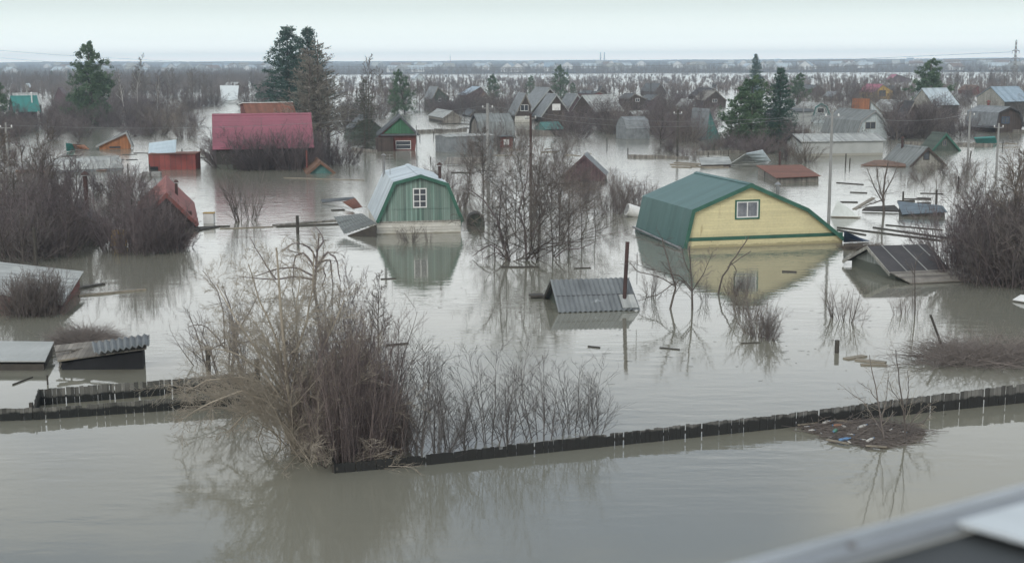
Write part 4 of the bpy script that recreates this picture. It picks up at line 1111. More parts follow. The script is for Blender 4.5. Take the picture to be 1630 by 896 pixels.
VR = random.Random(77)
VCOUNT = {}
def plant(key, P, h, w=None, label=None, cat='tree', group=None, rot=None, lean=0.0):
    """one plant of its own at P: an Empty with its trunk and crown; h metres tall, w = width factor"""
    name, t, c = VEG[key]
    o = empty(name, P, VR.uniform(0, 6.28) if rot is None else rot, label, cat, group)
    if lean: o.rotation_euler = (lean, VR.gauss(0, lean), o.rotation_euler.z)
    w = w or 1.0
    o.scale = (h*w, h*w, h)
    for nm, me in (('trunk', t), ('crown', c)):
        link(bpy.data.objects.new(nm, me), o)
    VCOUNT[name] = VCOUNT.get(name, 0)+1
    return o
def plant_px(key, x, yb, yt, w=None, **kw):
    """base at picture point (x, yb) on the water, top at row yt"""
    P = cast(x, yb); h = (yb-yt)*mpp(P)
    return plant(key, P, h, w, **kw)

# ---- named single trees
plant_px('spruce0', 463, 198, 42, 1.15, label='tall dark green spruce with ragged tip, tallest tree left of centre')
plant_px('spruce1', 493, 196, 44, .95, label='slimmer dark spruce joined to the right side of the tallest one')
plant_px('larch0', 512, 234, 66, 1.75, label='dense brown leafless larch clump in front of the two tall spruces')
plant_px('deadspruce', 581, 238, 126, .95, label='thin dark spruce with sparse crown behind the green cottage')
plant_px('tree3', 588, 224, 90, .8, label='tall thin bare tree rising above the sparse spruce')
plant_px('birch0', 612, 178, 106, 1.1, label='white-stemmed bare birch right of the sparse spruce')
plant_px('pine0', 152, 200, 70, .95, label='big dark green pine with a crooked top, upper left')
plant_px('pine1', 150, 200, 108, 1.2, label='lower pine mass growing against the big crooked pine')
plant_px('pine1', -8, 205, 122, 1.0, label='pine cut off by the left edge')
plant_px('birch1', 218, 176, 88, 1.15, label='tall pale birch right of the crooked pine')
plant_px('birch0', 198, 180, 108, .9, label='thin pale birch nearest the crooked pine')
plant_px('birch1', 250, 190, 120, .8, label='small birch right of the tall pale one')
plant_px('pine2', 645, 180, 112, .95, label='loose pine behind the green gabled cottage')
plant_px('pine1', 628, 182, 138, .95, label='small dark pine beside the loose pine')
plant_px('pine2', 786, 158, 119, 1.05, label='small round pine with split pale trunk, centre background')
plant_px('pine1', 845, 152, 121, .9, label='small dark pine left of the tallest middle pine')
plant_px('pine0', 893, 158, 105, .95, label='tallest pine in the middle distance above the A-frames')
plant_px('pine2', 914, 158, 132, .85, label='low pine at the right foot of the tallest middle pine')
plant_px('spruce0', 1202, 150, 86, .72, label='slim distant spruce whose tip breaks the horizon above the big pine')
plant_px('pine2', 1183, 230, 122, 1.25, label='broad bright green pine beside the teal A-frame')
plant_px('pine0', 1172, 232, 148, 1.25, label='lower twin pine merging with the left side of the broad green pine')
plant_px('pine1', 1196, 232, 150, 1.2, label='lower pine merging with the right side of the broad green pine')
plant_px('spruce1', 1240, 230, 107, .82, label='dark spruce standing right beside the broad green pine')
plant_px('pine0', 1268, 172, 118, 1.1, label='dark pine just behind the dark spruce on the right')
plant_px('pine0', 1473, 184, 96, 1.25, label='lone broad dark conifer right of the ochre gabled house')
plant_px('pine1', 1478, 184, 116, 1.15, label='lower boughs of a second pine against the lone right conifer')
for (x, y, t_) in ((83, 132, 112), (110, 131, 112), (903, 121, 109)):
    plant_px('spruce0', x, y, t_, .7, label='small dark spruce point far away near the horizon', group='tiny far spruces')

# ---- distant and middle distance scrub, each clump of its own
def zone(x0, x1, y0, y1, n, h0, h1, keys, label, group, cat='tree', w=(0.8, 1.2), skip=()):
    k = 0; tries = 0
    while k < n and tries < n*30:
        tries += 1
        x = VR.uniform(x0, x1); y = y0 + (y1-y0)*VR.random()
        if any(a <= x <= b and c <= y <= d for a, b, c, d in skip): continue
        P = cast(x, y)
        plant(VR.choice(keys), P, VR.uniform(h0, h1), VR.uniform(*w), label=label, cat=cat, group=group)
        k += 1
TREES = ['tree0', 'tree1', 'tree2', 'tree3']; SH = ['shrub0', 'shrub1', 'shrub2', 'shrub3']; DN = ['dense0', 'dense1', 'dense2', 'orchdark0', 'orchdark1']
zone(-20, 470, 121, 143, 78, 6, 9.5, TREES+['birch0'], 'bare tree in the brown wood along the far left shore', 'trees of the far left wood')
zone(170, 330, 142, 165, 26, 7, 10, TREES+['birch1'], 'bare tree among the birches left of the crimson roof', 'trees among the birches')
zone(75, 330, 168, 226, 78, 3.2, 4.8, DN+SH, 'grey-brown leafless bush in the thicket below the crooked pine', 'bushes below the crooked pine', 'bush', (1.0, 1.6), skip=((140, 216, 205, 240), (320, 345, 185, 240), (230, 285, 222, 250)))
zone(330, 470, 150, 176, 26, 4, 6.0, DN+TREES, 'brown leafless bush behind the crimson roofed house', 'bushes behind the crimson roof', 'bush', (1.0, 1.4), skip=((340, 392, 150, 190),))
zone(-20, 75, 202, 232, 14, 3.0, 4.2, DN+SH, 'dark bush at the left edge below the teal cottage', 'bushes below the teal cottage', 'bush', (1.0, 1.5))
zone(350, 545, 258, 271, 30, 2.8, 4.6, ['dense0', 'dense1', 'shrub0', 'shrub2'], 'purple-brown leafless bush in front of the crimson roofed house', 'bushes before the crimson roof', 'bush', (.9, 1.2), skip=((484, 540, 262, 290),))
zone(540, 610, 170, 216, 14, 4, 6.5, TREES+SH, 'bare tree around the dark green hut', 'trees by the dark green hut')
zone(600, 700, 132, 176, 22, 4.5, 7, TREES+['shrub1'], 'bare tree near the loose pine behind the green cottage', 'trees by the loose pine')
zone(690, 815, 172, 188, 17, 3.4, 4.8, DN, 'dark brown bush left of the steep dark dacha', 'bushes left of the dacha', 'bush', (1.1, 1.6))
zone(700, 880, 130, 165, 26, 3.0, 5.0, TREES+SH, 'grey bush between the middle distance roofs', 'bushes among the middle roofs', 'bush')
zone(905, 1050, 200, 222, 22, 3.2, 4.6, DN+SH, 'brown-grey bush of the thicket right of the black A-frame', 'thicket right of the A-frame', 'bush', (1.1, 1.5), skip=((992, 1040, 205, 240),))
zone(900, 1120, 158, 184, 24, 2.6, 4.6, TREES+DN, 'bush among the roofs beyond the thicket', 'bushes among the far roofs', 'bush', (1, 1.5))
zone(1045, 1130, 190, 228, 20, 3.6, 5.2, DN+SH, 'purple-grey bush left of the teal A-frame hut', 'bushes left of the teal hut', 'bush', (1, 1.3))
zone(1130, 1275, 222, 246, 22, 1.6, 3.4, DN+SH, 'brown bush at the foot of the big pine and spruce', 'bushes under the big pine', 'bush', (1, 1.6))
zone(1255, 1420, 128, 172, 48, 4, 6.5, TREES+SH, 'bare grey tree among the right hand houses', 'trees among the right hand houses')
zone(1480, 1640, 118, 146, 46, 5.5, 8.0, TREES, 'bare tree in the grove by the pylon', 'grove by the pylon')
zone(1400, 1640, 160, 182, 26, 3.0, 5, TREES+SH, 'bare tree by the tin roofs on the right', 'trees by the tin roofs', skip=((1585, 1630, 160, 215),))
zone(1425, 1550, 196, 226, 26, 3.4, 4.8, DN, 'dark tangled bush between the grey gambrel and dark gambrel houses', 'bushes between the gambrel houses', 'bush', (1, 1.5), skip=((1480, 1530, 212, 245),))
OR = ['orch0', 'orch1', 'orch2', 'orchdark0']
zone(560, 1120, 142, 200, 80, 3.2, 5.4, OR, 'leafless orchard tree among the middle distance cottages', 'orchard trees among the cottages', 'tree', (.9, 1.3), skip=((595, 665, 180, 245), (820, 905, 184, 200)))
zone(1255, 1640, 146, 212, 62, 3.4, 5.4, OR, 'leafless orchard tree among the right hand gambrel houses', 'orchard trees on the right', 'tree', (.9, 1.3), skip=((1360, 1415, 195, 220), (1584, 1630, 180, 215), (1390, 1425, 145, 162)))
zone(-20, 330, 140, 176, 34, 4.0, 6.5, OR+['birch0'], 'leafless tree around the teal and pale roofed cottages', 'trees around the teal cottage', 'tree', (.9, 1.3), skip=((20, 70, 150, 205),))
for x, y, t_, k in ((890, 306, 262, 'orchdark0'), (912, 312, 264, 'orch0'), (936, 312, 270, 'orchdark1'), (956, 308, 274, 'orch2'), (975, 302, 270, 'orchdark0')):
    plant_px(k, x, y, t_, 1.1, label='brown brush hiding the foot of the purple-brown hut', cat='bush', group='brush at the brown hut')
zone(500, 1640, 119, 150, 95, 1.6, 3.2, DN+SH, 'small flooded bush far out in the water', 'far flooded bushes', 'bush', (2.0, 4.0), skip=((1380, 1430, 130, 160),))
zone(700, 930, 222, 262, 16, 2.2, 4.2, ['thin0', 'thin1', 'tree1', 'shrub1'], 'thin bare sapling in the water around the grey barn', 'saplings by the grey barn')
zone(1040, 1130, 236, 256, 9, 1.2, 2.4, SH, 'low bush beside the floating boards', 'bushes by the floating boards', 'bush')
zone(1420, 1560, 272, 300, 16, 1.1, 1.9, ['thin0', 'thin1', 'thin2', 'shrub1'], 'low thin twigs in open water in front of the low pale house', 'twigs before the low pale house', 'bush', (1, 2))
zone(1250, 1300, 228, 262, 6, 2.0, 3.5, SH, 'small bush left of the long pale shed', 'bushes by the pale shed', 'bush')
zone(1330, 1440, 226, 246, 6, 1.6, 3.2, ['tree0', 'tree1', 'thin0'], 'little bare tree against the long pale shed', 'trees against the pale shed')

# ---- left thicket
zone(-25, 120, 362, 425, 38, 2.4, 3.7, ['dense0', 'orchdark0', 'orchdark1', 'orch1', 'dense2', 'shrub0'], 'dark twiggy bush of the big thicket at the left edge', 'big left thicket', 'bush', (.9, 1.3))
zone(-20, 130, 292, 335, 16, 2.8, 4.6, ['shrub1', 'tree0', 'tree1', 'thin1', 'shrub2'], 'thin bare tree behind the big left thicket', 'trees behind the left thicket')
for x, y, t_, k, w in ((205, 384, 280, 'orch0', 1.0), (235, 388, 284, 'orchdark1', .9), (218, 392, 276, 'orchdark0', .8), (205, 374, 282, 'orchdark0', .9), (232, 376, 288, 'orchdark1', .8), (250, 380, 296, 'orchdark0', .8), (220, 380, 284, 'orchdark1', .8), (188, 378, 290, 'orchdark0', .8), (196, 400, 300, 'dense0', .72), (226, 402, 292, 'dense1', .75), (255, 398, 306, 'dense0', .78), (283, 393, 330, 'dense1', .9), (212, 388, 296, 'shrub0', .8), (242, 390, 288, 'shrub2', .8), (180, 380, 300, 'shrub0', .7), (272, 400, 318, 'dense1', .8)):
    plant_px(k, x, y, t_, w, label='purple-black bush crowding the red-roofed house', cat='bush', group='bushes at the red-roofed house')
for x, y, t_, k in ((170, 305, 255, 'dense0'), (150, 320, 262, 'shrub2'), (185, 318, 268, 'shrub1'), (198, 300, 266, 'shrub0'), (12, 300, 205, 'tree0'), (40, 305, 195, 'tree1'), (75, 330, 208, 'tree2'), (-5, 350, 215, 'tree2'), (25, 345, 240, 'tree0')):
    plant_px(k, x, y, t_, 1.0, label='bare bush between the long greenhouse roof and the left thicket', cat='bush', group='bushes by the long greenhouse roof')
# trellis vine
for x, y, t_, w in ((40, 498, 430, .8), (62, 500, 424, .8), (52, 492, 424, 1.0), (78, 500, 430, .9), (34, 498, 426, .9), (66, 496, 420, .9), (50, 502, 432, 1.1)):
    plant_px('dense2', x, y, t_, w, label='tangled grey vine on the trellis before the long left shed', cat='vine', group='vine tangle')
# clean multi-stem shrub in open water
plant_px('thin1', 388, 352, 262, 1.1, label='multi-stemmed bare shrub alone in open water left of the green house', cat='bush')
plant_px('thin0', 402, 350, 272, .9, label='thinner twin of the lone multi-stemmed shrub', cat='bush')
# beside green house
for x, y, t_, k in ((655, 386, 352, 'shrub1'), (640, 383, 356, 'thin0'), (682, 384, 360, 'thin1')):
    plant_px(k, x, y, t_, 1.2, label='low twigs in the water at the front wall of the green house', cat='bush', group='twigs before the green house')
for x, y, t_, k, w in ((700, 300, 248, 'dense2', .9), (720, 330, 262, 'shrub1', 1), (735, 330, 255, 'thin1', 1), (745, 300, 225, 'tree0', 1)):
    plant_px(k, x, y, t_, w, label='grey bush behind the round tank', cat='bush', group='bushes behind the round tank')
# central grove
for x, y, t_, k, w in ((838, 414, 232, 'orch0', .9), (808, 416, 262, 'orch1', 1.1), (856, 413, 250, 'orch2', .95), (880, 408, 268, 'orch0', 1.0), (790, 412, 300, 'orch1', 1.0), (905, 398, 270, 'orch2', 1.0), (818, 408, 330, 'thin1', 1.2),
                       (925, 385, 276, 'orch0', 1.0), (890, 372, 268, 'orchdark0', .9), (862, 372, 245, 'orch1', .9), (820, 360, 236, 'orch2', .9), (950, 372, 290, 'orch1', 1.0), (765, 375, 285, 'orch2', .8),
                       (785, 330, 222, 'orch1', .8), (770, 300, 204, 'tree3', 1.2), (805, 318, 240, 'orch0', .8), (935, 345, 272, 'orchdark0', .8), (905, 338, 275, 'orch0', .9), (868, 340, 262, 'orchdark1', .7), (845, 330, 210, 'thin1', .8), (880, 318, 215, 'thin0', .9), (750, 290, 225, 'orch0', .8)):
    plant_px(k, x, y, t_, w, label='bare branching tree of the central grove between the green and yellow houses', group='central grove')
for x, y, t_, k, w in ((975, 340, 272, 'dense2', .9), (1000, 330, 272, 'shrub1', 1), (1020, 322, 276, 'shrub0', 1), (990, 318, 276, 'dense2', 1), (1035, 318, 280, 'shrub1', .9)):
    plant_px(k, x, y, t_, w, label='reddish brush left of the green roof beside the white barrel', cat='bush', group='brush by the white barrel')

# hand-built trees: explicit limbs given as picture points -> one plane through the base, plus forks
def sketch_tree(name, label, base, limbs, rb, fr, mt='bark', mc='twig_grey', cat='tree', group=None, seed=1, depth_jit=.5, rmin=.006, forks=None):
    R = random.Random(seed)
    P0 = cast(*base); pl = Plane(P0, 0.0)
    root = empty(name, P0, 0, label, cat, group)
    T = Sticks(); C = Sticks()
    for lb in limbs:
        rr = rb*lb[0]; off = R.uniform(-depth_jit, depth_jit)
        pts = []
        for i, (x, y) in enumerate(lb[1:]):
            u = i/(len(lb)-2)
            yy = off*u
            a = pl.at(x, y, yy)
            pts.append(Vector((a[0], yy, a[1])))
        # resample to 9 with slight wobble
        q = []
        for i in range(9):
            p, d = along(pts, i/8)
            q.append(p + rv(R, .012)*(1 if 0 < i < 8 else 0))
        T.add([tuple(p) for p in q], taper(rr, max(rmin, rr*.35), 9))
        fork(R, C, q, rr*.7, len(fr)-1, fr)
    T.build('trunk', M[mt], root, k=6); C.build('crown', M[mc], root, k=3)
    return root
FR = [(14, .85, .34, .15, .03, .15), (9, .7, .42, .17, .02, .12), .0055]
FR1 = [(8, .8, .22, .14, .05, .2), .008]
sketch_tree('fruit_tree', 'sprawling dark fruit tree with low arching boughs at the front of the central grove', (826, 414),
    [(1.0, (812, 416), (800, 385), (792, 350), (770, 318), (745, 300)), (.8, (838, 414), (836, 370), (826, 335), (838, 290), (842, 255)), (.7, (842, 412), (848, 372), (870, 330), (888, 285)), (.6, (795, 360), (796, 320), (800, 290)),
     (.7, (806, 412), (785, 388), (765, 398), (752, 408)), (.6, (812, 414), (790, 402), (770, 412)), (.7, (846, 412), (866, 386), (890, 388), (915, 384)), (.6, (884, 410), (900, 396), (925, 396), (945, 386)), (.6, (838, 412), (856, 395), (880, 400))],
    .075, FR, mt='twig_dark', mc='twig_grey', seed=31, depth_jit=1.6)
# trees in front of the yellow house
sketch_tree('bare_tree', 'upright bare fruit tree in front of the yellow house', (1102, 492),
    [(1.0, (1102, 496), (1101, 460), (1099, 420), (1098, 392)), (.55, (1101, 465), (1120, 435), (1135, 400)), (.6, (1102, 462), (1085, 440), (1048, 432), (1010, 420)), (.5, (1101, 440), (1090, 418), (1086, 396))],
    .05, FR, seed=4)
sketch_tree('bare_tree', 'leaning bare fruit tree right of the grey corrugated shed', (1070, 491),
    [(1.0, (1066, 495), (1075, 458), (1068, 430), (1058, 398), (1054, 378)), (.6, (1073, 455), (1050, 440), (1015, 432), (1000, 416)), (.6, (1100, 463), (1085, 445), (1078, 448), (1072, 470)), (.5, (1075, 450), (1045, 470), (1018, 478))],
    .05, FR, seed=9)
sketch_tree('dead_snag', 'slanting dead snag with pale broken tip before the yellow house', (1143, 468),
    [(1.0, (1143, 470), (1150, 440), (1164, 418), (1178, 398), (1192, 377)), (.5, (1164, 418), (1172, 430), (1168, 446)), (.4, (1158, 425), (1180, 410), (1195, 400))],
    .045, [(5, .7, .2, .14, .0, .3), .008], mc='twig_tan', seed=3, rmin=.02)
for x, y, t_, k, w in ((1165, 470, 430, 'shrub1', 1.0), (1180, 500, 430, 'shrub3', .6), (1195, 512, 440, 'shrub1', .6), (1215, 540, 478, 'dense2', .7), (1200, 535, 465, 'shrub3', .8), (1228, 532, 482, 'shrub1', .8), (1185, 470, 420, 'shrub1', .6)):
    plant_px(k, x, y, t_, w, label='upright brownish brush standing in water right of the fruit trees', cat='bush', group='brush right of the fruit trees')
for x, y, t_, k in ((1035, 470, 420, 'thin1'), (1128, 392, 366, 'shrub1'), (1150, 392, 372, 'thin0'), (1120, 480, 440, 'thin0')):
    plant_px(k, x, y, t_, 1.2, label='thin twigs among the fruit trees before the yellow house', cat='bush', group='twigs among the fruit trees')
# sparse tree right of yellow house, twigs right
sketch_tree('bare_tree', 'lone bare sapling standing in wreckage right of the concrete pole', (1407, 340),
    [(1.0, (1407, 342), (1406, 310), (1409, 280), (1414, 258)), (.6, (1407, 325), (1392, 298), (1380, 268)), (.6, (1406, 318), (1385, 325), (1368, 332)), (.5, (1407, 310), (1420, 285), (1430, 262)), (.5, (1406, 322), (1398, 290), (1395, 262))],
    .09, FR, seed=14, mc='twig_grey')
for x, y, t_, k, w in ((1345, 512, 440, 'thin0', 1.2), (1330, 505, 455, 'thin1', 1.3), (1365, 520, 470, 'thin2', 1.2), (1428, 500, 450, 'thin2', .9), (1456, 505, 420, 'thin2', .5), (1440, 500, 460, 'thin0', 1.2)):
    plant_px(k, x, y, t_, w, label='sparse drooping twigs in open water before the felt-roofed shed', cat='bush', group='twigs before the felt-roofed shed')
sketch_tree('bare_sapling', 'single thin sapling in front of the felt-roofed shed', (1456, 500),
    [(1.0, (1456, 502), (1457, 460), (1456, 425), (1465, 404)), (.6, (1457, 440), (1448, 428), (1442, 415))], .03, FR1, seed=2)
# right thicket
zone(1500, 1660, 400, 460, 30, 2.8, 4.2, ['dense0', 'orchdark0', 'orchdark1', 'orch1', 'dense2'], 'dark bush of the dense thicket at the right edge', 'right thicket', 'bush', (.75, 1.0), skip=((1480, 1550, 430, 470),))
for x, y, t_, k, w in ((1630, 470, 300, 'tree0', .8), (1600, 440, 262, 'tree2', .9), (1625, 420, 235, 'tree0', .9), (1575, 452, 330, 'shrub0', .7), (1530, 445, 345, 'dense0', .65), (1590, 380, 250, 'shrub3', .7),
                       (1615, 400, 238, 'orch0', .9), (1585, 420, 280, 'orch2', .8), (1545, 430, 320, 'orch1', .8), (1610, 360, 240, 'tree2', 1.0), (1560, 372, 290, 'shrub1', .8), (1645, 380, 232, 'shrub3', .7)):
    plant_px(k, x, y, t_, w, label='tall bare tree standing out of the right edge thicket', group='tall trees of the right thicket')
# flattened floating brush lower right
def floating_brush(name, label, cx, cy, wm, dm, hm, n, seed, mat, cat='brush', group=None, pale=0):
    R = random.Random(seed); P0 = cast(cx, cy)
    root = empty(name, P0, 0, label, cat, group)
    C = Sticks()
    for k in range(n):
        a = R.uniform(0, 6.28); rr = math.sqrt(R.random())
        p = Vector((math.cos(a)*rr*wm, math.sin(a)*rr*dm, R.uniform(-.1, .25)*hm))
        d = Vector((R.gauss(.0, 1), R.gauss(0, .6), R.uniform(-.05, .5)))
        L_ = R.uniform(.5, 1.5)*hm*(1.6 if cat != 'heap' else .75)
        q = walk(R, p, d, L_, 5, .2, .02)
        top = hm*(1-rr*rr)
        q = [Vector((v.x, v.y, min(v.z, top+.1*R.random()+.05))) for v in q]
        C.add([tuple(v) for v in q], taper(R.uniform(.008, .016), .004, 5))
        fork(R, C, q, .01, 1, [(4, .7, .45, .2, .0, .1), .004])
    C.build('crown', M[mat], root, k=3)
    return root
floating_brush('flattened_bush', 'flattened grey-brown bush lying in the water near the right edge', 1590, 576, 3.0, 1.0, 1.0, 760, 5, 'twig_grey')
floating_brush('flattened_bush', 'smaller tangle of twigs left of the flattened bush', 1510, 556, 1.1, .7, .5, 130, 6, 'twig_grey')
floating_brush('brush_heap', 'domed heap of brown cut brush behind the small black shed', 137, 550, 1.0, .8, 1.15, 1100, 7, 'twig_grey', cat='heap')
o = MB().bar((0, 0, 0), (-.55, 0, 1.35), .09, sides=7).build('leaning_post', M['board_dark']); o.location = cast(1502, 558); tag(o, 'slanting dark pole left of the flattened bush', 'post')

# ------------------------------------------------------------------ foreground willow and brush
def leafless_brush(key, seed, stems, mt, mc, base=.30, spread=.22):
    make_shrub(key, seed, name='brush', mt=mt, mc=mc, stems=stems, base=base, spread=spread, rmin=.0012, sub=11, fine=5, curl=.06, up=.05, hvar=.6)
for i in range(3): leafless_brush('red%d' % i, 200+i, 34, 'twig_red', ('twig_red', 'twig_dark', 'twig_red')[i], spread=.34)
def hollow_sapling(key, seed, n): make_shrub(key, seed, name='sapling_clump', mt='twig_slate', mc='twig_slate', stems=n+2, spread=.30, base=.12, rs=.7, rmin=.0011, sub=15, fine=6, curl=.04, up=.06, hvar=.4)
for i in range(3): hollow_sapling('sap%d' % i, 220+i, (5, 7, 4)[i])
FRW = [(20, .75, .34, .10, .02, .12), (10, .65, .42, .14, .01, .08), (5, .7, .5, .16, .0, .1), .0042]
sketch_tree('willow', 'big pale tan willow leaning over the fence corner in the foreground', (468, 712),
    [(1.0, (470, 716), (464, 660), (456, 600), (450, 540), (446, 470), (440, 395)),
     (.55, (468, 705), (430, 640), (385, 622), (335, 640), (288, 668)),
     (.55, (467, 690), (425, 610), (385, 600), (330, 605), (295, 622)),
     (.5, (462, 650), (410, 560), (372, 500), (345, 452)),
     (.5, (462, 660), (420, 590), (372, 560), (322, 552)),
     (.6, (466, 690), (492, 610), (522, 540), (548, 478)),
     (.5, (456, 600), (486, 520), (500, 450), (498, 400)),
     (.5, (470, 700), (520, 640), (560, 600), (600, 566)),
     (.5, (470, 705), (505, 690), (540, 655), (572, 650), (612, 690)),
     (.5, (470, 712), (500, 700), (520, 712), (545, 700), (590, 716)),
     (.45, (468, 700), (440, 660), (400, 650), (360, 690)),
     (.45, (468, 700), (448, 668), (425, 660), (404, 720)),
     (.5, (458, 620), (440, 540), (410, 470), (395, 420)),
     (.5, (460, 640), (475, 560), (470, 490), (478, 440)),
     (.45, (464, 660), (500, 600), (540, 570), (585, 540)),
     (.45, (466, 680), (445, 600), (425, 540), (400, 505))],
    .075, FRW, mt='twig_tan', mc='twig_tan', seed=21, depth_jit=1.5, rmin=.012)
sketch_tree('willow', 'arching pale willow shoots bending to the water right of the big willow trunk', (510, 716),
    [(1.0, (510, 720), (530, 660), (560, 620), (600, 640), (625, 700)), (.8, (508, 716), (525, 680), (575, 660), (610, 700)), (.8, (512, 716), (500, 640), (520, 580), (560, 545)),
     (.7, (510, 710), (560, 715), (600, 705), (640, 690)), (.7, (505, 712), (470, 650), (440, 630), (405, 620)), (.7, (505, 700), (520, 620), (508, 540), (520, 470))],
    .035, FRW, mt='twig_tan', mc='twig_tan', seed=33, depth_jit=1.0, rmin=.008)
def fan(name, label, base, n, lo, hi, seed, mat, az=(0, 6.28), el=(25, 80), r=.03, droop=-.05, spreadb=.35, fr=None):
    R = random.Random(seed); P0 = cast(*base); root = empty(name, P0, 0, label, 'willow')
    T = Sticks(); C = Sticks()
    for k in range(n):
        a = R.uniform(*az); e = math.radians(R.uniform(*el))
        d = Vector((math.cos(a)*math.cos(e), math.sin(a)*math.cos(e), math.sin(e)))
        q = walk(R, Vector((R.gauss(0, spreadb), R.gauss(0, spreadb), -.2)), d, R.uniform(lo, hi), 9, .09, droop)
        q = [Vector((p.x, p.y, max(p.z, .02 if i > 3 else -.2))) for i, p in enumerate(q)]
        T.add([tuple(p) for p in q], taper(r*R.uniform(.4, 1), .006, 9))
        fork(R, C, q, r*.5, len(fr)-1, fr)
    T.build('trunk', M[mat], root, k=5); C.build('crown', M[mat], root, k=3)
FF = [(16, .6, .36, .10, .01, .1), (9, .6, .42, .13, .0, .08), .0042]
fan('willow', 'dense fan of pale tan willow rods forming the left half of the foreground thicket', (470, 706), 27, 2.2, 4.8, 51, 'twig_tan', fr=FF)
fan('willow', 'pale willow rods spreading low and left over the rear fence', (440, 650), 9, 1.5, 2.8, 52, 'twig_tan', az=(2.2, 4.4), el=(10, 50), r=.02, fr=FF)
fan('willow', 'grey-tan willow rods at the fence corner below the reddish brush', (515, 735), 16, 1.2, 2.6, 53, 'twig_tan', el=(20, 80), r=.018, fr=FF)
RP = ((505, 700, 500, 'red0', .7), (522, 716, 505, 'red1', .6), (548, 728, 510, 'red2', .6), (570, 730, 500, 'red0', .6), (592, 724, 520, 'red1', .6), (612, 722, 560, 'red2', .65), (626, 714, 600, 'red0', .7), (600, 700, 505, 'red1', .55),
      (535, 702, 470, 'red1', .6), (575, 705, 462, 'red2', .6), (556, 740, 590, 'red1', .7), (515, 690, 470, 'orch2', .5), (560, 690, 455, 'orchdark0', .45))
for x, y, t_, k, w in RP:
    plant_px(k, x, y, t_, w, label='dense reddish-brown upright brush right of the big willow', cat='brush', group='reddish brush by the willow')
for x, y, t_, k, w, lb in ((652, 722, 540, 'sap0', 1.5, 'slate-grey sapling clump behind the fence, nearest the reddish brush'), (682, 722, 585, 'sap2', 1.6, 'short slate-grey sapling second from the reddish brush'),
                           (722, 717, 560, 'sap2', 1.1, 'slim straight sapling third from the reddish brush behind the fence'), (700, 719, 598, 'sap1', 1.0, 'low twigs at the foot of the slim straight sapling'),
                           (780, 709, 542, 'sap1', 1.35, 'widest slate-grey sapling clump, middle of the row behind the fence'), (812, 706, 590, 'sap0', 1.1, 'short clump at the right side of the widest sapling clump'),
                           (868, 699, 565, 'sap0', 1.5, 'tall open sapling clump right of the gap in the row'), (912, 693, 570, 'sap1', 1.4, 'bushy clump next to last in the row behind the fence'),
                           (948, 690, 592, 'sap0', 1.3, 'last and rightmost clump of the sapling row behind the fence')):
    plant_px(k, x, y, t_, w, label=lb, cat='sapling', group='sapling row behind the fence')
for x, y, t_, k, w in ((395, 598, 470, 'thin1', 1.0), (352, 592, 460, 'thin0', 1.3), (322, 580, 500, 'thin2', 1.3), (560, 610, 470, 'thin1', 1.0), (598, 625, 450, 'thin2', 1.1), (603, 560, 430, 'tree3', .9), (640, 590, 500, 'thin2', .8)):
    plant_px(k, x, y, t_, w, label='grey bare sapling in the water behind the big willow', cat='sapling', group='saplings behind the willow')
sketch_tree('fruit_tree', 'drowned apple tree with drooping dark crown behind the big willow', (498, 458),
    [(1.0, (500, 462), (503, 425), (505, 400), (508, 372)), (.8, (502, 430), (520, 400), (535, 410), (542, 448)), (.8, (500, 425), (485, 402), (468, 408), (465, 455)), (.7, (500, 440), (470, 425), (440, 428), (405, 440)),
     (.7, (500, 445), (470, 440), (430, 446), (380, 440)), (.6, (503, 415), (495, 395), (470, 385), (450, 400)), (.7, (503, 420), (525, 412), (528, 430), (530, 458)), (.6, (504, 400), (515, 385), (512, 372), (500, 360)),
     (.5, (440, 445), (425, 425), (410, 400), (398, 378)), (.6, (501, 435), (515, 425), (518, 440), (512, 460))],
    .085, [(9, .8, .34, .16, -.02, .2), (6, .7, .42, .18, -.02, .15), .006], mt='twig_dark', mc='twig_grey', seed=8, depth_jit=1.2)
sketch_tree('fruit_tree', 'submerged grey apple crown left of the big willow', (345, 585),
    [(1.0, (370, 590), (372, 540), (368, 490), (355, 455)), (.8, (362, 560), (340, 530), (318, 515), (300, 520)), (.7, (340, 570), (325, 548), (305, 535)), (.8, (372, 540), (395, 500), (412, 470)), (.7, (358, 560), (356, 500), (345, 460), (322, 430)), (.7, (365, 560), (385, 545), (415, 540)),
     (.6, (356, 545), (330, 560), (310, 555))],
    .04, [(10, .8, .36, .16, .0, .2), (6, .7, .42, .18, -.01, .15), .0045], mt='twig_grey', mc='twig_grey', seed=18, depth_jit=1.0)
# small trees growing through the rubbish raft
for bx, lims, sd, lb in ((1405, [(1, (1408, 702), (1402, 660), (1392, 610), (1384, 565)), (.6, (1406, 690), (1375, 640), (1345, 618)), (.5, (1404, 670), (1412, 630), (1414, 590)), (.5, (1398, 640), (1385, 620), (1370, 610))], 41, 'thin bare sapling leaning left out of the rubbish raft'),
                         (1438, [(1, (1440, 700), (1438, 650), (1430, 600), (1426, 556)), (.6, (1440, 690), (1462, 655), (1488, 640)), (.6, (1439, 670), (1446, 620), (1444, 590)), (.5, (1440, 680), (1470, 672), (1485, 650)), (.5, (1436, 640), (1422, 625), (1414, 605))], 42, 'thin bare sapling upright at the right end of the rubbish raft')):
    sketch_tree('sapling', lb, (bx, 700), lims, .028, [(10, .7, .34, .1, .05, .15), (5, .7, .4, .12, .03, .15), .0032], mt='twig_grey', mc='twig_tan', seed=sd, depth_jit=.4, rmin=.006)

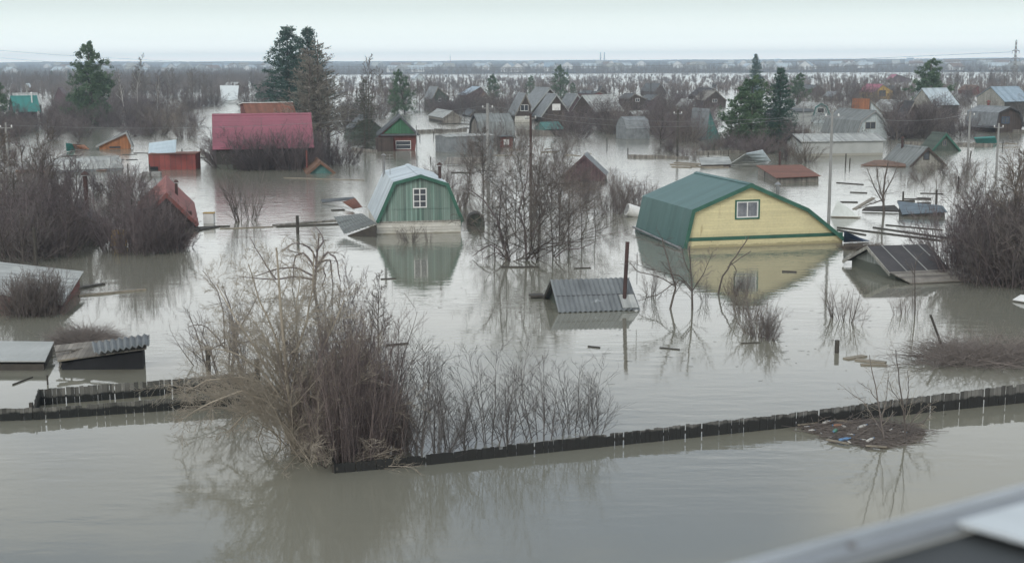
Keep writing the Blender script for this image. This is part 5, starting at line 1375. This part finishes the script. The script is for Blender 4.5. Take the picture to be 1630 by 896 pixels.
# ------------------------------------------------------------------ fences
def fence(name, label, base, hts, mat, seed, sp=.13, gaps=.10):
    R = random.Random(seed)
    W_ = [cast(*b) for b in base]
    root = empty(name, W_[0], 0, label, 'fence')
    W_ = [p-W_[0] for p in W_]
    pl = MB(); posts = []; rail = MB()
    for i in range(len(W_)-1):
        a, b = W_[i], W_[i+1]; d = b-a; Ln = d.length; u = d/Ln; nrm = Vector((-u.y, u.x, 0))
        s = 0; 
        while s < Ln:
            t = s/Ln; h = hts[i]*(1-t)+hts[i+1]*t
            w = sp*R.uniform(.8, 1.1)
            hh = h + R.gauss(0, .010) - (R.random() < .015)*.08
            th = .022; off = nrm*R.gauss(0, .006)
            lean = u*R.gauss(0, .008)
            p0 = a+u*s+off; p1 = a+u*(s+w)+off
            z0, z1 = -.9, hh
            vs = []
            for p, zz in ((p0, z0), (p1, z0), (p1+lean, z1+R.gauss(0, .01)), (p0+lean, z1)):
                vs += [(p.x, p.y, zz), (p.x+nrm.x*th, p.y+nrm.y*th, zz)]
            pl.add(vs, [(0, 2, 4, 6), (1, 7, 5, 3), (0, 1, 3, 2), (2, 3, 5, 4), (4, 5, 7, 6), (6, 7, 1, 0)])
            s += w + (R.uniform(.025, .05) if R.random() < gaps else .003)
        rail.bar(a+nrm*.06+Vector((0, 0, hts[i]*.45)), b+nrm*.06+Vector((0, 0, hts[i+1]*.45)), .05, .08)
        k = 0
        while k*2.4 < Ln:
            p = a+u*(k*2.4)+nrm*.11; h = hts[i]
            posts.append(MB().box(p.x-.05, p.x+.05, p.y-.05, p.y+.05, -1, h*.9)); k += 1
    pl.build('plank_row', mat, root); rail.build('rail', M['board_dark'], root); [q.build('post', M['board_dark'], root) for q in posts[::1 if len(posts) < 60 else 2]]
    return root
fence('plank_fence', 'long low fence of charred grey planks running right from the willow to the edge',
      [(506, 702), (533, 753), (640, 744), (835, 724), (1050, 702), (1250, 681), (1470, 657), (1640, 640)], [.25, .26, .27, .33, .39, .42, .52, .62], M['fence'], 3, gaps=.13)
fence('front_fence', 'front one of two dark drowned fences at the left edge',
      [(-25, 671), (58, 668), (160, 661), (290, 652), (435, 642)], [.38, .36, .37, .38, .38], M['fence_low'], 5, gaps=.13)
fence('rear_fence', 'rear dark fence behind the front one at the left edge, with a short side return',
      [(57, 664), (64, 645), (200, 634), (330, 623), (412, 615)], [.52, .52, .50, .50, .48], M['fence_low'], 6, gaps=.13)
# pale dead grass hanging on the left fences
R_ = random.Random(12)
gr = empty('dead_grass', cast(350, 606), 0, 'pale dead stalks caught on the rear left fence beside the willow', 'dead grass')
S_ = Sticks()
for k in range(240):
    p = cast(R_.uniform(292, 425), R_.uniform(596, 634), R_.uniform(.1, .5)) - gr.location
    q = walk(R_, p, Vector((R_.gauss(0, 1), R_.gauss(0, .5), R_.uniform(-.3, .4))), R_.uniform(.25, .9), 4, .2, -.03)
    S_.add([tuple(v) for v in q], taper(.006, .003, 4))
S_.build('stalks', M['twig_tan'], gr)

# ------------------------------------------------------------------ posts, poles, boards, rubbish
def post(x, yb, yt, r, label, name='post', mat='board_dark', lean=(0, 0)):
    P = cast(x, yb); h = (yb-yt)*mpp(P)
    o = MB().bar((0, 0, -1), (lean[0], lean[1], h), r*2, sides=9).build(name, M[mat]); o.location = P
    return tag(o, label, 'post')
post(332, 590, 556, .085, 'short dark post left of the big willow behind the fences')
post(410, 604, 571, .09, 'dark post at the right end of the rear left fence')
post(474, 372, 343, .10, 'grey post between the floating planks left of the green house')
post(1332, 561, 541, .085, 'lone dark post in open water near three floating boards')
post(1437, 328, 305, .07, 'shorter thin post behind the collapsed shed wreckage')
post(1490, 326, 302, .08, 'taller thin post behind the collapsed shed wreckage')
post(58, 425, 362, .09, 'tall black pipe rising behind the long left shed')
post(76, 612, 596, .03, 'thin stake at the left end of the rear fence')
def pole(x, yb, yt, r, label, arm=True, mat='concrete'):
    P = cast(x, yb); h = (yb-yt)*mpp(P)
    root = empty('utility_pole', P, 0, label, 'pole')
    MB().lathe([(r, -1.5), (r, 0), (r*.7, h)], n=8).build('shaft', M[mat], root)
    if arm:
        MB().box(-.5, .5, -.04, .04, h-.45, h-.37).build('crossarm', M['steel'], root)
        for s in (-.42, 0, .42):
            MB().lathe([(.05, h-.35), (.06, h-.28), (.03, h-.18)], (s, 0, 0), 8).build('insulator', M['white'], root)
    return P, h
PL = [pole(1319, 352, 178, .115, 'tall grey concrete pole behind the yellow house'), pole(845, 296, 182, .14, 'tall utility pole in the central grove, right of the thicker one', True, 'rust_pipe'), pole(777, 292, 166, .17, 'thick grey utility pole left of the central grove'),
      pole(664, 276, 200, .06, 'thin pole right of the green gabled cottage', False, 'steel'), pole(1540, 264, 178, .13, 'utility pole between the olive A-frame and the teal boat'),
      pole(1586, 272, 197, .13, 'utility pole just right of the teal boat'), pole(1078, 250, 176, .13, 'dark pole left of the teal A-frame hut', True, 'board_dark'), pole(18, 330, 196, .11, 'grey pole at the left edge among bare trees', True),
      pole(1036, 160, 118, .13, 'far dark pole above the far barn roofs', False, 'board_dark'), pole(1277, 240, 165, .08, 'thin pole in front of the white flat-roofed house', False, 'steel')]
def wire(name, a, b, sag, r, label):
    q = []
    for i in range(9):
        t = i/8; p = a.lerp(b, t); q.append(tuple(p - a - Vector((0, 0, sag*4*t*(1-t)))))
    S = Sticks(); S.add(q, [r]*9); o = S.build(name, M['steel'], None, k=4); o.location = a
    tag(o, label, 'wire')
tp = lambda i: PL[i][0]+Vector((0, 0, PL[i][1]-.2))
wire('power_line', tp(2), tp(0), .9, .012, 'power wire from the thick pole by the central grove to the concrete pole')
wire('power_line', tp(1), tp(0), .9, .012, 'power wire from the right grove pole to the concrete pole')
wire('power_line', tp(0), tp(4), .6, .012, 'power wire from the concrete pole to the pole by the olive A-frame')
wire('power_line', tp(7), tp(2), .9, .012, 'power wire from the left edge pole across the crimson roof')
# pylon
P = cast(1613, 152); h = (152-65)*mpp(P)
py = empty('pylon', P, .5, 'tall thin power pylon with three cross arms on the right horizon', 'pylon')
mb = MB(); w = lambda z: .5*(1-z/h*.7)
for sx in (-1, 1):
    for sy in (-1, 1): mb.bar((sx*w(0), sy*w(0), -1), (sx*w(h), sy*w(h), h), .11)
z = 0.0
while z < h-1.4:
    for sx in (-1, 1):
        mb.bar((sx*w(z), -w(z), z), (sx*w(z+1.3), w(z+1.3), z+1.3), .08); mb.bar((-w(z)*sx, sx*w(z), z), (w(z+1.3)*sx, sx*w(z+1.3), z+1.3), .08)
    z += 1.3
mb.build('mast', M['steel'], py)
for z, l_ in ((h*.80, 1.6), (h*.66, 2.0), (h*.52, 1.7)):
    MB().bar((-l_, 0, z), (l_, 0, z), .16).bar((-l_, 0, z), (0, 0, z+.7), .08).bar((l_, 0, z), (0, 0, z+.7), .08).bar((-l_, 0, z), (-l_, 0, z-.9), .1).bar((l_, 0, z), (l_, 0, z-.9), .1).build('cross_arm', M['steel'], py)
top = P+Vector((0, 0, h*.78))
wire('power_line', top+Vector((-1.4, 0, 0)), at_depth(-60, 76, 620), 7, .05, 'faint high voltage wire crossing the sky left from the pylon, upper one')
wire('power_line', top+Vector((-1.8, 0, -2)), at_depth(-60, 88, 600), 7, .05, 'faint high voltage wire crossing the sky left from the pylon, lower one')

def board(x0, y0, x1, y1, w, label, mat='board', t=.05, z=.02, group=None, name='floating_board'):
    a = cast(x0, y0, z); b = cast(x1, y1, z); c = (a+b)/2
    o = MB().bar(a-c, b-c, w, t).build(name, M[mat]); o.location = c
    return tag(o, label, 'board', group)
board(1346, 571, 1376, 566, .28, 'leftmost of three pale boards floating near the lone dark post')
board(1362, 572, 1410, 577, .30, 'middle one of three pale boards floating near the lone dark post')
board(1370, 580, 1412, 581, .16, 'lowest of three pale boards floating near the lone dark post')
board(798, 425, 857, 425, .14, 'dark board floating in front of the central grove', 'board_dark', .08)
board(914, 427, 940, 426, .12, 'short dark stick floating right of the board by the grove', 'board_dark')
board(436, 359, 556, 349, .5, 'raft of grey planks floating left of the green house lean-to', 'old_wood', .12)
board(440, 361, 560, 356, .2, 'dark plank along the front of the floating plank raft', 'board_dark', .12)
board(528, 335, 548, 334, .3, 'small brown board floating beside the rusty sheet', 'board_dark', .1)
board(312, 367, 345, 361, .4, 'log end floating below the white metal box', 'board_dark', .14)
board(300, 363, 366, 360, .15, 'dark floating pole from the red roof to the white metal box', 'board_dark', .1)
board(350, 364, 435, 361, .12, 'thin pole floating in line with the grey plank raft', 'board', .06)
board(580, 287, 452, 283, .12, 'thin floating pole behind the green house on the left', 'board', .08)
board(1333, 362, 1500, 383, .12, 'upper long thin pole floating right of the yellow house', 'board_dark', .09)
board(1390, 362, 1560, 386, .12, 'middle long thin pole floating right of the yellow house', 'board_dark', .09)
board(1333, 366, 1378, 374, .10, 'short thin pole floating at the right corner of the yellow house', 'board_dark', .09)
board(1410, 358, 1500, 366, .10, 'thin pole floating behind the two long ones', 'board_dark', .07)
board(1332, 291, 1374, 294, .2, 'dark pole floating left of the lone sapling', 'board_dark', .1)
board(1120, 435, 1000, 495, .05, 'slender branch floating behind the fruit trees', 'board_dark', .05) if False else None
board(1390, 315, 1360, 333, .3, 'brown plank in wreckage beside the lone sapling', 'board')
board(110, 462, 165, 452, .25, 'half sunk dark log right of the long left shed', 'board_dark', .1)
board(125, 471, 232, 461, .18, 'pale log floating right of the long left shed', 'board', .1)
board(606, 444, 630, 443, .1, 'tiny dark stick floating in open water right of the drowned apple tree', 'board_dark')
board(936, 551, 955, 553, .07, 'tiny twig floating below the corrugated shed', 'board_dark')
board(1245, 432, 1268, 433, .14, 'dark stick floating in the yellow house reflection', 'board_dark', .08)
board(615, 549, 650, 546, .1, 'dark twig floating right of the reddish brush', 'board_dark')
board(1050, 553, 1082, 556, .04, 'thin branch floating below the leaning fruit tree', 'board_dark', .04)
board(1180, 546, 1210, 545, .04, 'thin branch floating at the foot of the upright brush', 'board_dark', .04)
board(20, 612, 52, 600, .03, 'thin forked twig left of the rear fence', 'board_dark')
for k, (x0, y0, x1, y1) in enumerate(((1068, 262, 1110, 264), (1075, 259, 1120, 262), (1100, 266, 1150, 265), (1070, 266, 1100, 267), (1120, 267, 1160, 267))):
    board(x0, y0, x1, y1, .5, 'broken plank in the debris left of the large tin roof', 'board', .15, group='planks by the tin roof')
for k in range(46):
    z_ = ((700, 1010, 236, 250), (60, 330, 238, 262), (680, 740, 186, 206), (1440, 1630, 228, 236), (590, 780, 268, 282), (1330, 1520, 305, 325))[k % 6]
    x = VR.uniform(z_[0], z_[1]); y = VR.uniform(z_[2], z_[3]); l_ = VR.uniform(8, 38)
    board(x, y, x+l_, y+VR.uniform(-1.2, 1.2), VR.uniform(.15, .5), 'piece of flotsam wood drifting between the flooded roofs', ('board', 'board_dark', 'board_dark')[k % 3], VR.uniform(.06, .2), group='drifting flotsam')
# straw mound
floating_brush('straw_mound', 'brown mat of floating straw at the left eave of the felt-roofed shed', 1375, 396, 1.3, .6, .35, 420, 9, 'twig_brown')
# rubbish raft
raft_px = [(1266, 675), (1290, 688), (1330, 699), (1375, 709), (1410, 713), (1445, 703), (1474, 690), (1468, 681), (1430, 676), (1385, 668), (1330, 664), (1290, 669)]
R_ = random.Random(5)
def in_raft():
    while True:
        a, b, c = R_.sample(raft_px, 3); u, v = R_.random(), R_.random()
        if u+v > 1: u, v = 1-u, 1-v
        return (a[0]+u*(b[0]-a[0])+v*(c[0]-a[0]), a[1]+u*(b[1]-a[1])+v*(c[1]-a[1]))
c0 = cast(1370, 688)
mb = MB(); top_ = [cast(x, y, .02)-c0 for x, y in raft_px]; n = len(top_)
mb.add(top_+[p-Vector((0, 0, .1)) for p in top_]+[Vector((0, 0, .05))], [(i, (i+1) % n, 2*n) for i in range(n)]+[(i, i+n, (i+1) % n+n, (i+1) % n) for i in range(n)])
mud = mb.build('debris_raft', M['mud']) if 'mud' in M else mb.build('debris_raft', M['straw'])
mud.location = c0; tag(mud, 'brown raft of reeds and rubbish against the long fence', 'debris', kind='stuff')
S_ = Sticks()
for k in range(1500):
    x, y = in_raft(); p = cast(x+R_.gauss(0, 6), y+R_.gauss(0, 2.5), .03)-c0
    q = walk(R_, p, Vector((R_.gauss(0, 1), R_.gauss(0, .6), R_.gauss(.02, .06))), R_.uniform(.15, .7), 4, .15, 0)
    S_.add([tuple(v) for v in q], taper(R_.uniform(.006, .018), .005, 4))
so = S_.build('reed_litter', M['twig_grey']); so.location = c0; tag(so, 'grey reed stalks littered over the rubbish raft', 'reeds', kind='stuff')
def bottle(x, y, mat, s, label, group=None):
    P = cast(x, y, .05)
    root = empty('plastic_bottle', P, R_.uniform(0, 6.28), label, 'bottle', group)
    ax = Matrix.Rotation(math.radians(82), 3, 'Y')
    MB().lathe([(.03*s, -.15*s), (.045*s, -.14*s), (.045*s, .05*s), (.04*s, .08*s), (.018*s, .13*s), (.018*s, .15*s)], (0, 0, .02*s), 10, ax).build('body', mat, root, smooth=True)
    MB().lathe([(.022*s, .15*s), (.022*s, .175*s)], (0, 0, .02*s), 8, ax).build('cap', M['blue_p'], root)
M['blue_p'] = surf('blue_plastic', (.12, .24, .42), rough=.4, bump=0); M['green_p'] = surf('green_plastic', (.09, .25, .18), rough=.4, bump=0)
M['white_p'] = surf('white_plastic', (.52, .51, .48), (.35, .34, .31), rough=.4, bump=0); M['orange_p'] = surf('orange_plastic', (.34, .17, .10), rough=.5, bump=0)
bottle(1344, 700, M['blue_p'], 1.1, 'blue plastic canister at the front rim of the rubbish raft')
bottle(1329, 687, M['green_p'], 1.3, 'green plastic canister lying in the rubbish raft')
bottle(1333, 678, M['orange_p'], 1.0, 'orange plastic bottle in the rubbish raft')
for x, y, s in ((1315, 673, 2.2), (1343, 679, 1.5), (1373, 679, 2.2), (1385, 701, 2.4), (1354, 692, 1.5), (1292, 685, 1.3), (1366, 682, 1.2), (1307, 690, 1.1), (1400, 690, 1.2), (1418, 684, 1.1), (1395, 676, 1.0), (1352, 704, 1.2), (1322, 696, 1.1), (1440, 688, 1.1), (1374, 700, 1.1), (1284, 679, 1.0)):
    bottle(x, y, M['white_p'], s*.45, 'dirty white plastic bottle in the rubbish raft', 'white bottles in the raft')
for k, (x0, y0, x1, y1) in enumerate(((1308, 671, 1340, 667), (1330, 668, 1358, 672), (1316, 699, 1352, 706), (1378, 709, 1412, 711), (1270, 676, 1300, 672))):
    board(x0, y0, x1, y1, .10, 'pale slat lying on the rubbish raft', 'board', .03, .06, group='slats on the raft')

R_ = random.Random(71)
for k in range(9):
    x = 96+k*15+R_.uniform(-4, 4); yb = 572-k*1.6
    P = cast(x, yb+14); h_ = R_.uniform(.25, .6)
    o = MB().box(-.03, .03, -.02, .0, .02, h_).build('loose_slat', M['old_wood']); o.location = P - Vector((0, .05, 0)); o.rotation_euler = (0, R_.gauss(0, .15), 0)
    tag(o, 'loose pale slat hanging on the front of the small black shed', 'slat', 'loose slats on the black shed')
board(92, 574, 150, 566, .10, 'weathered plank lying along the eave of the small black shed', 'board', .05, .42)
board(88, 560, 140, 553, .12, 'second weathered plank on the roof of the small black shed', 'old_wood', .05, .62)
# broken garden fences between the flooded plots
for k, (pts, h_) in enumerate((([(664, 212), (742, 209)], .5), ([(822, 214), (900, 216)], .8), ([(318, 242), (342, 262)], .5), ([(1110, 246), (1200, 243)], .4), ([(1440, 231), (1580, 233)], .45), ([(1000, 251), (1095, 253)], .35),
                              ([(700, 218), (760, 216)], .4), ([(1300, 226), (1272, 246)], .8), ([(560, 240), (600, 243)], .4), ([(1530, 206), (1640, 212)], .5))):
    fence('garden_fence', ('broken grey picket fence between the green cottage and the barn', 'picket fence in front of the dachas', 'short fence left of the crimson roofed house', 'low fence behind the tin roof slabs', 'low fence by the teal boat', 'drowned fence left of the tin roof slabs',
        'second broken fence by the flat grey shed', 'fence at the left end of the long pale shed', 'short fence left of the green cottage', 'fence beside the dark gambrel house')[k], pts, [h_, h_*.8], M['old_wood'], 60+k, sp=.22, gaps=.35)
for k in range(26):
    z_ = ((650, 1000, 205, 262), (1250, 1600, 225, 300), (60, 340, 235, 285), (1040, 1240, 235, 262))[k % 4]
    P = cast(VR.uniform(z_[0], z_[1]), VR.uniform(z_[2], z_[3])); h_ = VR.uniform(.5, 1.3)
    o = MB().bar((0, 0, -1), (VR.gauss(0, .08), 0, h_), .13, sides=6).build('fence_post', M['board_dark']); o.location = P
    tag(o, 'short post sticking out of the water between the flooded gardens', 'post', 'drowned garden posts')
# fine litter drifting on the flood
R_ = random.Random(91); S_ = Sticks(); c0 = cast(815, 500)
for k in range(240):
    cx, cy = R_.choice(((620, 560), (1000, 560), (1250, 560), (250, 440), (700, 450), (1400, 480), (520, 330), (900, 440), (1350, 380), (1500, 620)))
    p = cast(cx+R_.gauss(0, 70), max(260, cy+R_.gauss(0, 22)), .012)-c0
    a = R_.gauss(0, .35); d = Vector((math.cos(a), math.sin(a), 0))
    L_ = abs(R_.gauss(.05, .16))+.04
    q = [p, p+d*L_*.5+Vector((0, R_.gauss(0, .02), 0)), p+d*L_]
    S_.add([tuple(x) for x in q], [.003, .006, .003])
lo = S_.build('floating_litter', M['board_dark']); lo.location = c0; tag(lo, 'scattered tiny twigs and scum drifting on the flood water', 'litter', kind='stuff')

# ------------------------------------------------------------------ far shore
def ground_at(px, d):
    v = ray(px, 103); v.z = 0; v.normalize(); p = v*d
    return Vector((p.x, p.y, terrain_z(p.x, p.y)))
R_ = random.Random(8)
HM = [M['white'], M['tin'], M['slate_pale'], M['blue_roof'], M['wood_grey'], M['brown_roof'], M['film']]
hp = []
for k in range(5):
    w_, d_, h_ = R_.uniform(8, 14), R_.uniform(8, 18), R_.uniform(3, 5)
    r = empty('village_house', Vector((0, 0, 0)), 0)
    MB().prism([(0, 0), (0, h_), (w_/2, h_+w_*.35), (w_, h_), (w_, 0)], 0, d_).build('wall', HM[(k*2) % 4 if k % 2 else 0], r)
    band(MB(), [(-.6, h_-.4), (w_/2, h_+w_*.35), (w_+.6, h_-.4)], .02, .4, -.5, d_+.5).build('roof', HM[(k+1) % 7], r)
    hp.append(r)
used = set()
for k in range(120):
    if k < 85: x, d = R_.uniform(560, 1640), R_.uniform(1650, 2700)
    else: x, d = R_.uniform(0, 470), R_.uniform(1750, 2900)
    q = R_.randrange(5); src = hp[q]
    if q in used:
        o = src.copy(); COL.objects.link(o)
        for ch in src.children:
            c = ch.copy(); COL.objects.link(c); c.parent = o
    else: o = src; used.add(q)
    o.location = ground_at(x, d) - Vector((0, 0, .3)); o.rotation_euler = (0, 0, R_.uniform(-1.5, 1.5)); o.scale = (1.25, 1.25, 1.25)
    tag(o, 'tiny pale house of the far village on the slope across the flood' if k < 85 else 'tiny pale house of the far village on the left slope', 'house', 'far village' if k < 85 else 'far left village')
for k, x in enumerate((956, 962)):
    p = ground_at(x, 4900); o = MB().lathe([(2.6, 0), (2.0, 30)], n=12).build('chimney_stack', M['concrete']); o.location = p
    tag(o, ('left', 'right')[k] + ' one of two far smokestacks on the horizon', 'chimney', 'far smokestacks')
p = ground_at(717, 2600); o = empty('radio_mast', p, 0, 'tiny red and white mast on the far slope', 'mast')
for k in range(6): MB().bar((0, 0, k*4), (0, 0, k*4+4), 1.6-k*.15, sides=6).build('segment', M[('maroon', 'white')[k % 2]], o)
def treeline(name, label, n, fx, fd, hr, seed, mat):
    R = random.Random(seed); C = Sticks()
    for k in range(n):
        x = fx(R); d = fd(R); p = ground_at(x, d); p.z = max(p.z, 0)-.3
        h = R.uniform(*hr); w = h*R.uniform(.16, .3)
        for j in range(13):
            a = R.uniform(0, 6.28); q0 = p+Vector((0, 0, h*R.uniform(0, .35))); u = R.random()
            q1 = p+Vector((math.cos(a)*w*u*1.6, math.sin(a)*w*u*1.6, h*R.uniform(.6, 1.0)*(1-.25*u)))
            C.add([tuple(q0), tuple((q0+q1)/2+rv(R, .2)), tuple(q1)], [.12, .09, .055])
    o = C.build(name, M[mat], None, k=3); return tag(o, label, 'forest', kind='stuff')
treeline('treeline', 'bare brown wood lining the far shore and the slope behind it', 2600, lambda R: R.uniform(-60, 1700), lambda R: 1440+900*R.random()**1.6, (6, 11), 4, 'far_twig')
treeline('treeline', 'brown flooded wood along the far left water', 1500, lambda R: R.uniform(-60, 520)-abs(R.gauss(0, 30)), lambda R: R.uniform(620, 1400), (6, 9.5), 5, 'far_twig')
treeline('hill_forest', 'blurred forest covering the distant slope up to the horizon', 1500, lambda R: R.uniform(-80, 1720), lambda R: R.uniform(2300, 3600), (6, 10), 6, 'far_twig')
def band_d(y0, y1):
    a, b = 2100*CZ/(y1-103), 2100*CZ/(y0-103)
    return lambda R: a+(b-a)*R.random()**1.5
treeline('flooded_wood', 'grey-brown flooded wood spreading between the far cottages and the open water', 1300, lambda R: R.uniform(540, 1680), band_d(124, 150), (2.6, 4.8), 17, 'far_twig')
treeline('flooded_wood', 'grey-brown flooded wood on the left between far cottages', 420, lambda R: R.uniform(-60, 420), band_d(128, 150), (4, 7), 18, 'far_twig')
treeline('flooded_scrub', 'thin flooded scrub far out on the right water', 420, lambda R: R.uniform(560, 1680), lambda R: R.choice((R.uniform(700, 820), R.uniform(950, 1000), R.uniform(1180, 1250))), (1.5, 3), 7, 'far_twig')

# ------------------------------------------------------------------ bridge rail by the camera
def near(px, py, z): return cast(px, py, z)
ZR = CZ - .60
A = near(1100, 915.2, ZR); B = near(1700, 750.8, ZR)
dr = (B-A); dr.z = 0; Lr = dr.length; dr.normalize(); nr = Vector((dr.y, -dr.x, 0))     # nr points towards the camera side
if nr.dot(-A) < 0: nr = -nr
A = A - dr*1.5; Lr += 3.0
rr = empty('parapet_rail', A, 0, 'blurred grey metal parapet with dark recess in the bottom right corner', 'railing')
def railbox(mb, s0, s1, n0, n1, z0, z1):
    vs = []
    for z in (z0, z1):
        for s, n in ((s0, n0), (s1, n0), (s1, n1), (s0, n1)):
            p = dr*s + nr*n; vs.append((p.x, p.y, z))
    mb.add(vs, [(0, 3, 2, 1), (4, 5, 6, 7), (0, 1, 5, 4), (1, 2, 6, 5), (2, 3, 7, 6), (3, 0, 4, 7)])
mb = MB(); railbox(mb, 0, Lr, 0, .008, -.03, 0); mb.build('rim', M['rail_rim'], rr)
mb = MB(); railbox(mb, 0, Lr, .009, .034, -.028, -.010); mb.build('rail', M['rail_metal'], rr)
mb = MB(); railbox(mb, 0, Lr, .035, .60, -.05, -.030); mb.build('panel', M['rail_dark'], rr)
for s_ in (1.2, 1.75, 2.3, 2.85, 3.4):
    q = dr*s_+nr*.021; MB().lathe([(.006, -.012), (.006, -.006), (.003, -.0045)], (q.x, q.y, 0), 10).build('rivet', M['steel'], rr)
# white bracket plate lying over the panel at the right
a, b, c, d = [near(x, y, ZR-.010)-A for x, y in ((1524, 829), (1760, 765), (1860, 960), (1650, 864))]
e = near(1598, 838, ZR-.010)-A
mb = MB(); top = [a, b, c, d]; mb.add(top+[p-Vector((0, 0, .006)) for p in top], [(0, 1, 2, 3), (7, 6, 5, 4), (0, 4, 5, 1), (1, 5, 6, 2), (2, 6, 7, 3), (3, 7, 4, 0)])
mb.build('bracket', M['rail_pale'], rr)
